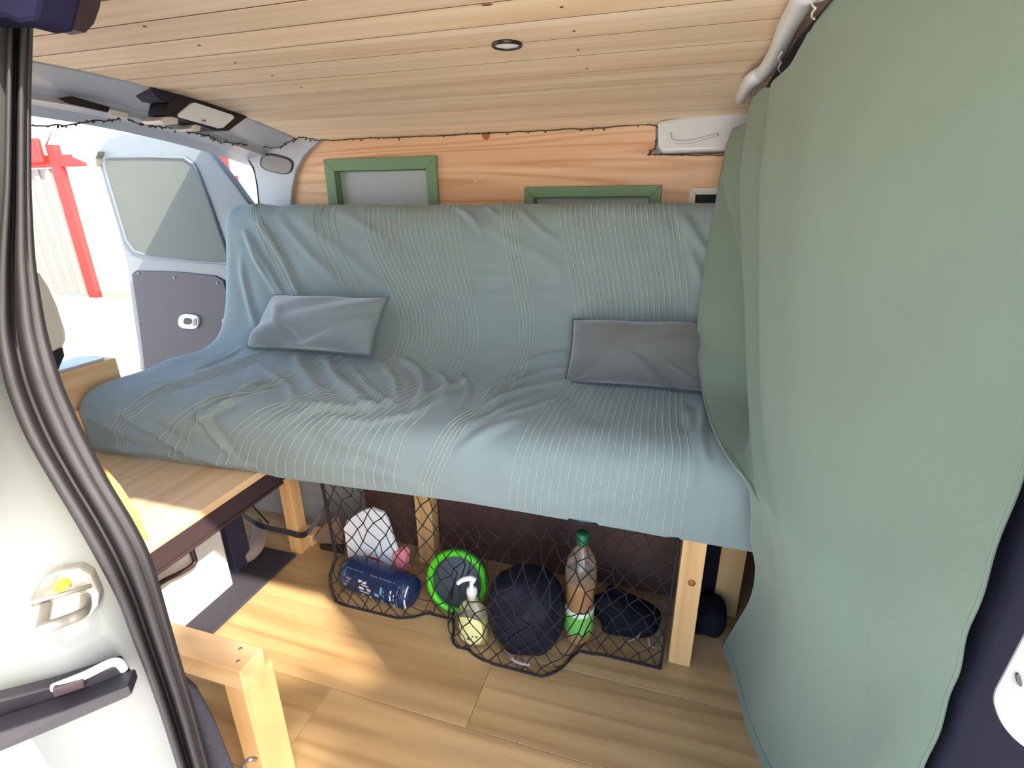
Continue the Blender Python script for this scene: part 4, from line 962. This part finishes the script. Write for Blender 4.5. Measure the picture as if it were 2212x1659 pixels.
lathe('cap', [(0.001, 0.343), (0.014, 0.343), (0.0155, 0.340), (0.0155, 0.322), (0.0165, 0.318), (0.0165, 0.312), (0.013, 0.312)], db, (0, 0, 1), M['cap'], dt, 24)
ITEM.append((db.x, 0.15, 0.045, 0.2, db.y - 0.044))
# black pouch on the right and dark shoe behind the leg
def lump(name, part, label, cat, c, rx, ry, rz, mat, seed, tilt=0.0, top=0.6):
    t = thing(name, label, cat, (c.x, c.y, 0)); rr = np.random.RandomState(seed); V = []; Fq = []; nu, nv = 32, 18
    wv = [(rr.randint(2, 7), rr.uniform(2, 7), rr.uniform(0, 6.28), rr.uniform(0.02, 0.05)) for _ in range(6)]
    for j in range(nv + 1):
        th = math.pi * j / nv
        for i in range(nu):
            ph = 2 * math.pi * i / nu; d = Vector((math.sin(th) * math.cos(ph), math.sin(th) * math.sin(ph), math.cos(th)))
            w = 1 + sum(A * math.sin(k1 * ph + k2 * th + p0) for k1, k2, p0, A in wv) * math.sin(th)
            sqr = lambda q: math.copysign(abs(q) ** 0.75, q)
            lx_ = sqr(d.x) * rx * w; lz = sqr(d.z) * rz * w
            lz = lz * (1 - tilt * lx_ / rx) if lz > -rz * 0.2 else lz
            V.append(Vector((c.x + lx_, c.y + sqr(d.y) * ry * w, lz)))
    zmin = min(p.z for p in V); V = [Vector((p.x, p.y, p.z - zmin + 0.001)) for p in V]
    for j in range(nv):
        for i in range(nu):
            k = (i + 1) % nu; Fq.append((j * nu + i, j * nu + k, (j + 1) * nu + k, (j + 1) * nu + i))
    link(part, fix(mesh(part, V, Fq)), mat, t, True); return t
pc = at(1350, 1395, z=0.0); pc.y += 0.06
pch = lump('black_pouch', 'pouch', 'black fabric pouch slumped in the right end of the net', 'pouch', Vector((pc.x - 0.005, pc.y + 0.0, 0)), 0.088, 0.055, 0.050, M['blackfab'], 8, tilt=0.75)
tube('zip_cord', smooth_path([at(1356, 1385, y=pc.y - 0.057), at(1375, 1378, y=pc.y - 0.06), at(1384, 1366, y=pc.y - 0.057)]), 0.002, M['greyfab'], pch)
tube('zip_cord', smooth_path([at(1400, 1378, y=pc.y - 0.054), at(1405, 1395, y=pc.y - 0.058), at(1420, 1400, y=pc.y - 0.056)]), 0.0025, M['greyfab'], pch)
ITEM.append((pc.x, 0.04, 0.09, 0.06, pc.y - 0.062))
s2 = at(1528, 1385, z=0.0)
lump('black_shoe', 'shoe', 'black shoe on the floor behind the right bed leg', 'shoe', Vector((s2.x, s2.y + 0.05, 0)), 0.042, 0.06, 0.045, M['blackfab'], 11, tilt=-0.2)
o = box('dark_umbrella', (s2.x - 0.02, s2.y + 0.115, 0.001), (s2.x + 0.02, s2.y + 0.15, 0.39), M['blackfab'], None, b=0.01, seg=3); tag(o, 'dark upright fabric roll behind the right bed leg', 'roll'); o.name = 'fabric_roll'
# brown board lying left of the net
bq = at(712, 1175, z=0.02)
bb = thing('brown_board', 'brown cardboard piece leaning left of the net', 'cardboard', bq)
prism('flap', [at(u, v, y=bq.y) for u, v in [(676, 1164), (700, 1135), (728, 1112), (742, 1150), (738, 1182), (715, 1186), (690, 1172)]], (0, 0.01, 0), M['cardboard'], bb, b=0.001)
prism('base_strip', [at(u, v, y=bq.y - 0.012) for u, v in [(690, 1178), (742, 1180), (742, 1206), (696, 1196)]], (0, 0.012, 0), M['black'], bb, b=0.001)

# ---- cargo net
NX0T, NX1T = at(690, 1036, y=1.075).x, 0.068
NX0B, NX1B = at(742, 1282, z=0.0).x, 0.060
def net_pt(u, v):
    """u 0..1 along, v 0 top .. 1 bottom"""
    x = (NX0T + (NX1T - NX0T) * u) * (1 - v) + (NX0B + (NX1B - NX0B) * u) * v
    zt = float(hem(x)) + 0.002
    z = zt * (1 - v) + 0.003 * v
    y = 1.081 - 0.02 * v
    for ix, iz, rx, rz, yf in ITEM:
        d = ((x - ix) / (rx * 1.15)) ** 2 + ((z - iz) / (rz * 1.2)) ** 2
        if d < 1.9:
            k = max(0.0, 1 - d / 1.9) ** 0.55
            yy = y + (yf - 0.004 - y) * min(1.0, k * 1.5)
            y = min(y, yy)
    return Vector((x, y, z))
net = thing('cargo_net', 'black cargo net stretched under the front of the bed', 'net', (-0.45, 1.06, 0))
rn = random.Random(5); NC, NR = 22, 14
node = {}
for k in range(NR + 1):
    for j in range(NC + 1):
        u = (j + (0.5 if k % 2 else 0.0)) / NC; v = k / NR
        ju = rn.uniform(-0.24, 0.24) / NC; jv = rn.uniform(-0.28, 0.28) / NR
        if k in (0, NR): jv = 0
        node[(j, k)] = (min(1, max(0, u + ju)), min(1, max(0, v + jv)))
mbn = MB(); mbk = MB()
for k in range(NR):
    for j in range(NC + 1):
        for dj in ((0, -1) if k % 2 == 0 else (0, 1)):
            if 0 <= j + dj <= NC:
                a = node[(j, k)]; b = node[(j + dj, k + 1)]
                pth = [net_pt(a[0] + (b[0] - a[0]) * t, a[1] + (b[1] - a[1]) * t) for t in (0, 0.33, 0.66, 1)]
                mbn.add(*tube_vf(pth, 0.0017, 4, cap=False))
        p = net_pt(*node[(j, k)])
        q = 0.0034; mbk.add([p + Vector(d) * q for d in ((1, 0, 0), (-1, 0, 0), (0, 1, 0), (0, -1, 0), (0, 0, 1), (0, 0, -1))], [(0, 2, 4), (2, 1, 4), (1, 3, 4), (3, 0, 4), (2, 0, 5), (1, 2, 5), (3, 1, 5), (0, 3, 5)])
o = mbn.build('netting', M['net'], net, True); o['kind'] = 'stuff'
o = mbk.build('knots', M['net'], net); o['kind'] = 'stuff'
tube('border_cord', [net_pt(0, t) for t in np.linspace(0, 1, 14)], 0.005, M['net'], net)
tube('border_cord', [net_pt(t, 1) for t in np.linspace(0, 1, 60)], 0.0035, M['net'], net)
tube('border_cord', [net_pt(t, 0) for t in np.linspace(0, 1, 40)], 0.004, M['net'], net)
tube('border_cord', [net_pt(1, t) for t in np.linspace(0, 1, 12)], 0.0035, M['net'], net)

# ================================================================== CURTAIN
ED = [(1582, 280, 1.745), (1572, 330, 1.725), (1560, 400, 1.69), (1540, 540, 1.60), (1524, 680, 1.505), (1522, 760, 1.44), (1532, 840, 1.35), (1555, 930, 1.160), (1590, 1000, 1.032), (1625, 1050, 0.990), (1629, 1110, 0.995),
      (1626, 1170, 0.995), (1634, 1230, 1.01), (1622, 1295, 1.05), (1588, 1355, 1.12), (1560, 1402, 1.18)]
Lp = smooth_path([at(u, v, y=y) for u, v, y in ED], 10)
Lz = np.array([[p.x, p.y, p.z] for p in Lp])
dd = np.concatenate([[0], np.cumsum(np.linalg.norm(np.diff(Lz, axis=0), axis=1))]); dd /= dd[-1]
nb, na = 150, 170
_bb = np.linspace(0, 1, 401); _Lb = np.stack([np.interp(_bb, dd, Lz[:, k]) for k in range(3)], 1)
_kw = np.hanning(181); _kw /= _kw.sum()
_ext = np.concatenate([2 * _Lb[0] - _Lb[90:0:-1], _Lb, 2 * _Lb[-1] - _Lb[-2:-92:-1]])
_Ls = np.stack([np.convolve(_ext[:, k], _kw, 'valid') for k in range(3)], 1)
TY = [1.745, 1.55, 1.30, 1.05, 0.85, 0.65, 0.44]; TX = [0.150, 0.150, 0.160, 0.176, 0.205, 0.262, 0.335]
hook_px = [(1627, 234), (1684, 156), (1757, 42)]
hooks = []
for u, v in hook_px: hooks.append(at(u, v, x=0.165))
hy = sorted([h.y for h in hooks] + [1.745, 0.90, 0.76, 0.62, 0.50, 0.40])
CP = np.zeros((nb, na, 3))
for i in range(nb):
    b = i / (nb - 1)
    l = np.array([np.interp(b, dd, Lz[:, k]) for k in range(3)])
    lsm = np.array([np.interp(b, _bb, _Ls[:, k]) for k in range(3)]); ldev = l - lsm; l = lsm
    ztop = 1.325; zr = ztop * (1 - b) ** 1.0 + 0.008 * b
    zr = np.interp(b, [0, 1], [1.34, 0.008]); zr = 0.35 * zr + 0.65 * l[2] if b > 0.02 else zr
    ry = np.interp(b, [0, 0.25, 1], [0.44, 0.555, 0.56]); rx = np.interp(b, [0, 0.25, 1], [0.335, 0.344, 0.350])
    for j in range(na):
        a = j / (na - 1)
        y = l[1] + (ry - l[1]) * a
        x = l[0] + (rx - l[0]) * a
        dk = math.exp(-(a / 0.20) ** 2); x += ldev[0] * dk; y += ldev[1] * dk
        # rows follow the rail at the top, relax lower down
        tx = np.interp(y, TY[::-1], TX[::-1]); wtop = max(0.0, 1 - b / 0.75) ** 1.3
        lin_top = TX[0] + (TX[-1] - TX[0]) * (TY[0] - y) / (TY[0] - TY[-1])
        x += (tx - lin_top) * wtop
        z = l[2] + (zr - l[2]) * a + ldev[2] * dk
        if b < 0.12:      # scalloped heading between the hooks
            zt = zc(y) - float(np.interp(y, [0.9, 1.08], [0.030, 0.078]))
            k = np.searchsorted(hy, y); sc = 0
            if 0 < k < len(hy): f = (y - hy[k - 1]) / (hy[k] - hy[k - 1]); sc = (0.022 if y > 1.0 else 0.006) * math.sin(math.pi * f) * min(1.0, (hy[k] - hy[k - 1]) / 0.2)
            w = 1 - b / 0.12; z = z * (1 - w) + (zt - sc) * w if i > 0 else zt - sc
        mid = math.sin(math.pi * min(1, b / 0.74)) ** 0.8
        env = math.exp(-(a / 0.42) ** 2)
        fl = (0.026 + 0.012 * max(0, 1 - b / 0.35)) * math.sin(2 * math.pi * (a * 6.2 - 0.08 + 0.05 * math.sin(4 * b))) * env * (0.5 + 0.5 * min(1, b * 5)) * max(0.0, 1 - b / 0.72)
        pl = math.sin(math.pi * min(1.0, max(0.0, (b - 0.10) / 0.47))) ** 0.8
        ridge = pl * (0.090 * math.exp(-((a - 0.115) / 0.055) ** 2) + 0.042 * math.exp(-((a - 0.27) / 0.2) ** 2))
        soft = 0.010 * math.sin(2 * math.pi * (a * 1.3 + 0.2 * b) + 0.6) * min(1, a * 3) * min(1, (1 - a) * 4) + 0.004 * math.sin(2 * math.pi * (b * 4 + a * 2)) * max(0, a - 0.5) * 2 * min(1, (1 - a) * 5 + 0.2)
        e0 = min(1.0, a / 0.06)
        edge_r = 0.0025 * math.sin(2 * math.pi * b * 9 + 1.0) * max(0, (a - 0.9) / 0.1)
        x += (fl + ridge) * e0 + soft; y += edge_r
        ymax = float(np.interp(z, [0.22, 0.36, 0.615, 0.632, 0.645, 0.70, 0.76], [1.5, 1.036, 1.036, 1.10, 1.44, 1.52, 1.8]))
        if y > ymax - 0.02: y = ymax - 0.02 + 0.02 * math.tanh((y - ymax + 0.02) / 0.02) if y < ymax + 0.3 else ymax
        CP[i, j] = (x, y, z)
cvt = thing('curtain', 'sage green cloth curtain hanging across the right side', 'curtain', (0.25, 1.0, 0))
vid = np.arange(nb * na).reshape(nb, na)
fc = np.stack([vid[:-1, :-1], vid[:-1, 1:], vid[1:, 1:], vid[1:, :-1]], -1).reshape(-1, 4)
me = bpy.data.meshes.new('cloth'); me.from_pydata(CP.reshape(-1, 3).tolist(), [], fc.tolist()); me.update()
co = link('cloth', me, M['curtain'], cvt, True)
sm = co.modifiers.new('thickness', 'SOLIDIFY'); sm.thickness = 0.0016; sm.offset = 0
nC = normals(CP[..., 0], CP[..., 1], CP[..., 2])
def hemline(idx, nm, r=0.0011):
    tube(nm, [Vector(CP[i, j]) + Vector((-0.0016, -0.0006, 0)) for i, j in idx], r, M['curtain'], cvt, 5)
hemline([(nb - 5, j) for j in range(0, na, 2)], 'hem_stitch')
tube('edge_hem', [Vector(CP[i, 0]) for i in range(0, nb, 2)], 0.0028, M['curtain'], cvt, 6)
tube('bottom_hem', [Vector(CP[nb - 1, j]) for j in range(0, na, 2)], 0.0026, M['curtain'], cvt, 6)
tube('edge_hem', [Vector(CP[i, na - 1]) for i in range(0, nb, 2)], 0.0024, M['curtain'], cvt, 6)
# hooks (children of the curtain)
for (u, v), hgt in zip(hook_px, (46, 44, 52)):
    p = at(u, v, x=0.158); q = at(u + 2, v - hgt, x=0.142)
    n_ = 22; pts = []
    for s in range(n_):
        t = s / (n_ - 1); c = p.lerp(q, t); pts.append(c + Vector((0.0, 0.0055 * math.sin(t * math.pi * 4), 0)) + Vector((0.002 * math.cos(t * math.pi * 4), 0, 0)))
    tube('hook', pts, 0.0014, M['cream'], cvt, 6)
# rail
rail_px = [(1583, 262), (1590, 232), (1617, 181), (1650, 155), (1677, 116), (1704, 54), (1724, 18), (1745, -20)]
rpts = []
for u, v in rail_px:
    p = at(u, v, z=1.38)
    for _ in range(12): p = at(u, v, z=zc(min(p.y, 1.82)) - 0.028)
    rpts.append(p)
for y, x in [(0.92, 0.165), (0.75, 0.20), (0.58, 0.26), (0.46, 0.31)]: rpts.append(Vector((x, y, zc(y) - 0.028)))
rl = thing('curtain_rail', 'white curtain rail curving along the ceiling', 'rail', rpts[0])
tube('rail', smooth_path(rpts, 8), 0.017, M['white'], rl, 12)
for u, v in [(1690, 45), (1605, 180)]:
    p = at(u, v, y=1.2 if v < 100 else 1.64); p.z = min(p.z, zc(p.y) - 0.006)
    box('clip', (p.x - 0.008, p.y - 0.012, p.z - 0.008), (p.x + 0.02, p.y + 0.012, p.z + 0.006), M['white'], rl, b=0.003)
# dark roof bow behind the rail
bw_v = []; bw_f = []
for i, y in enumerate(np.linspace(0.36, 1.80, 25)):
    x0 = float(np.interp(y, TY[::-1], TX[::-1])) + 0.012
    for dx, dz in ((0.0, 0.0), (0.0, -0.045), (0.02, -0.085), (0.07, -0.10), (0.14, -0.10), (0.14, 0.0)): bw_v.append((x0 + dx + 0.015, y, zc(y) + dz))
for i in range(24):
    for j in range(6):
        k = (j + 1) % 6; bw_f.append((i * 6 + j, i * 6 + k, (i + 1) * 6 + k, (i + 1) * 6 + j))
bow = link('trim_9', fix(mesh('roof_bow', bw_v, bw_f)), plain('bow_trim', rgb(82, 82, 94), 0.8, noise=0.08, scale=80)); tag(bow, 'dark trimmed roof bow behind the curtain rail', kind='structure')

# ================================================================== OUTSIDE
gz = -0.52
g = link('ground', mesh('ground', [(-60, -40, gz), (40, -40, gz), (40, 60, gz), (-60, 60, gz)], [(0, 1, 2, 3)]), M['ground']); tag(g, 'pale sunlit paving outside the van', kind='structure')
YF = 6.6
pv = box('paving', (-30, 0.6, gz), (-2.6, 6.6, gz + 0.012), plain('ground_dimmed', rgb(146, 124, 104), 0.9, noise=0.14, scale=2.5, bump=0.2, bscale=30)); tag(pv, 'beige ground slab added behind the rear doors to cut glare', kind='structure'); pv.name = 'floor_outside'  # darker slab added to cut ground glare; open ground stays pale for bounce
bwl = thing('yard_wall', 'white rendered yard wall behind the van with a grey foot', 'wall', (-6, YF, gz))
xp = at(205, 630, y=YF).x
box('wall_face', (xp + 0.1, YF + 0.05, gz), (-2.0, YF + 0.25, 1.62), M['outwall'], bwl)
box('foot_strip', (xp + 0.12, YF + 0.02, gz), (-2.0, YF + 0.049, gz + 0.12), M['corr'], bwl)
box('joint', (xp + 0.3, YF + 0.044, 1.22), (-6.5, YF + 0.049, 1.235), M['corr'], bwl)
gt = thing('red_gate', 'corrugated yard gate with red posts and top bar', 'gate', (xp - 1.5, YF, gz))
def pst(nm, x, w, z0, z1): box(nm, (x - w / 2, YF - 0.06, z0), (x + w / 2, YF + 0.04, z1), M['redpaint'], gt, b=0.01)
pst('post', xp, 0.20, gz, 1.95)
box('top_bar', (xp - 4, YF - 0.05, 1.62), (xp + 0.6, YF + 0.03, 1.80), M['redpaint'], gt, b=0.01)
box('beacon_box', (xp - 1.0, YF - 0.14, 1.68), (xp - 0.16, YF - 0.051, 2.05), M['redpaint'], gt, b=0.03)
box('slat', (xp - 4, YF + 0.0, gz + 0.04), (xp - 0.1, YF + 0.02, 1.60), M['corr'], gt)
for k in range(14): box('rib', (xp - 0.35 - k * 0.26, YF - 0.03, gz + 0.04), (xp - 0.22 - k * 0.26, YF - 0.001, 1.60), M['corr'], gt, b=0.01)
for k, (dx, dz) in enumerate(((-0.75, 0.5), (0.5, 0.45))):
    tube('stay', [(xp - 0.15, YF, 1.95), (xp - 0.15 + dx, YF, 1.95 + dz)], 0.012, M['greyplastic'], gt)
# red posts seen through the gap beside the pillar
gx = at(512, 372, y=YF)
rp3 = thing('red_post', 'red and orange post seen in the gap beside the rear pillar', 'post', (gx.x, YF - 0.3, gz))
box('post', (gx.x - 0.14, YF - 0.3, gz), (gx.x + 0.08, YF - 0.2, gx.z + 0.25), M['redpaint'], rp3, b=0.01)
box('crossbar', (gx.x - 0.6, YF - 0.28, gx.z - 0.22), (gx.x + 1.6, YF - 0.22, gx.z - 0.06), M['redpaint'], rp3, b=0.01)
gx2 = at(536, 380, y=YF - 0.6)
gp_ = thing('grey_pole', 'grey blue pole seen in the gap beside the rear pillar', 'pole', (gx2.x, YF - 0.6, gz))
tube('shaft', [(gx2.x, YF - 0.6, gz), (gx2.x, YF - 0.6, 2.6)], 0.12, M['whitegrey'], gp_, 14)
lathe('collar', [(0.121, 0.0), (0.15, 0.02), (0.15, 0.10), (0.121, 0.12)], (gx2.x, YF - 0.6, gz + 0.0), (0, 0, 1), M['greyplastic'], gp_, 14)

def leaf_tree(name, label, base, h, blobs, nleaf, size, seed, keep=None, trunk_r=0.09, branch=True):
    t = thing(name, label, 'tree', base); rr = random.Random(seed); b = Vector(base)
    top = b + Vector((0, 0, h))
    tube('trunk', smooth_path([b, b + Vector((0.05, 0.03, h * 0.4)), b + Vector((-0.03, 0.05, h * 0.75)), top], 4), [trunk_r * (1 - 0.05 * i) for i in range(13)], M['bark'], t, 10)
    if branch:
        for (c, r) in blobs:
            c = Vector(c); tube('branch', [top - Vector((0, 0, h * 0.25)), (top + c) / 2 + Vector((0, 0, 0.1)), c], [0.03, 0.016, 0.006], M['bark'], t, 6)
    V = []; Fq = []
    tot = sum(r ** 2 for c, r in blobs)
    for (c, r) in blobs:
        c = Vector(c)
        for _ in range(int(nleaf * r ** 2 / tot)):
            while True:
                q = Vector((rr.uniform(-1, 1), rr.uniform(-1, 1), rr.uniform(-1, 1)))
                if q.length <= 1: break
            p = c + Vector((q.x * r, q.y * r, q.z * r * 0.6))
            if keep and not keep(p, rr): continue
            a = Vector((rr.uniform(-1, 1), rr.uniform(-1, 1), rr.uniform(-0.5, 0.5))).normalized(); bb_ = a.orthogonal().normalized()
            bb_ = (bb_ * math.cos(rr.uniform(0, 3)) + a.cross(bb_) * math.sin(rr.uniform(0, 3))).normalized()
            s = size * rr.uniform(0.7, 1.3); o = len(V)
            V += [p - a * s, p + bb_ * s * 0.5, p + a * s, p - bb_ * s * 0.5]; Fq.append((o, o + 1, o + 2, o + 3))
    lo = link('leaves', mesh('leaves', V, Fq), M['leaf'], t); lo['kind'] = 'stuff'
    return t
leaf_tree('yard_tree', 'green tree above the gate behind the yard wall', (xp + 1.3, YF + 3.0, gz), 2.6, [((xp + 1.2, YF + 3.0, 2.3), 0.8), ((xp + 2.2, YF + 3.2, 2.6), 0.8)], 1500, 0.10, 2)
# tree added beside the van to block sun; leaves culled to shape the patches
def keep(p, rr):
    s = p.z / -SUN_DIR.z; fx = p.x + SUN_DIR.x * s; fy = p.y + SUN_DIR.y * s      # where its shadow meets the van floor
    n = 0.05 * math.sin(fx * 19 + 1) + 0.05 * math.sin(fy * 27 + fx * 13)
    if -1.25 < fx < -0.72 and 0.40 < fy < 0.76: return rr.random() < 0.30
    if not (-0.72 + n < fx < 0.75 and -0.15 < fy < 1.35): return False
    if fx < -0.38 + n and 0.42 < fy < 0.98 and rr.random() < 0.76: return False
    return True
cc = Vector((-0.2, 0.5, 0.6)) - SUN_DIR * 5.2
leaf_tree('added_shade_tree', 'leafy tree added beside the sliding door to shade it', (cc.x + 1.6, cc.y - 1.2, gz), cc.z - 0.4,
          [(cc + Vector((0.0, 0.0, 0.0)), 1.3), (cc + Vector((0.9, -0.3, 0.2)), 1.2), (cc + Vector((0.4, 0.9, 0.1)), 1.1), (cc + Vector((-0.6, 0.9, 0.3)), 1.1)], 16000, 0.075, 3, keep)
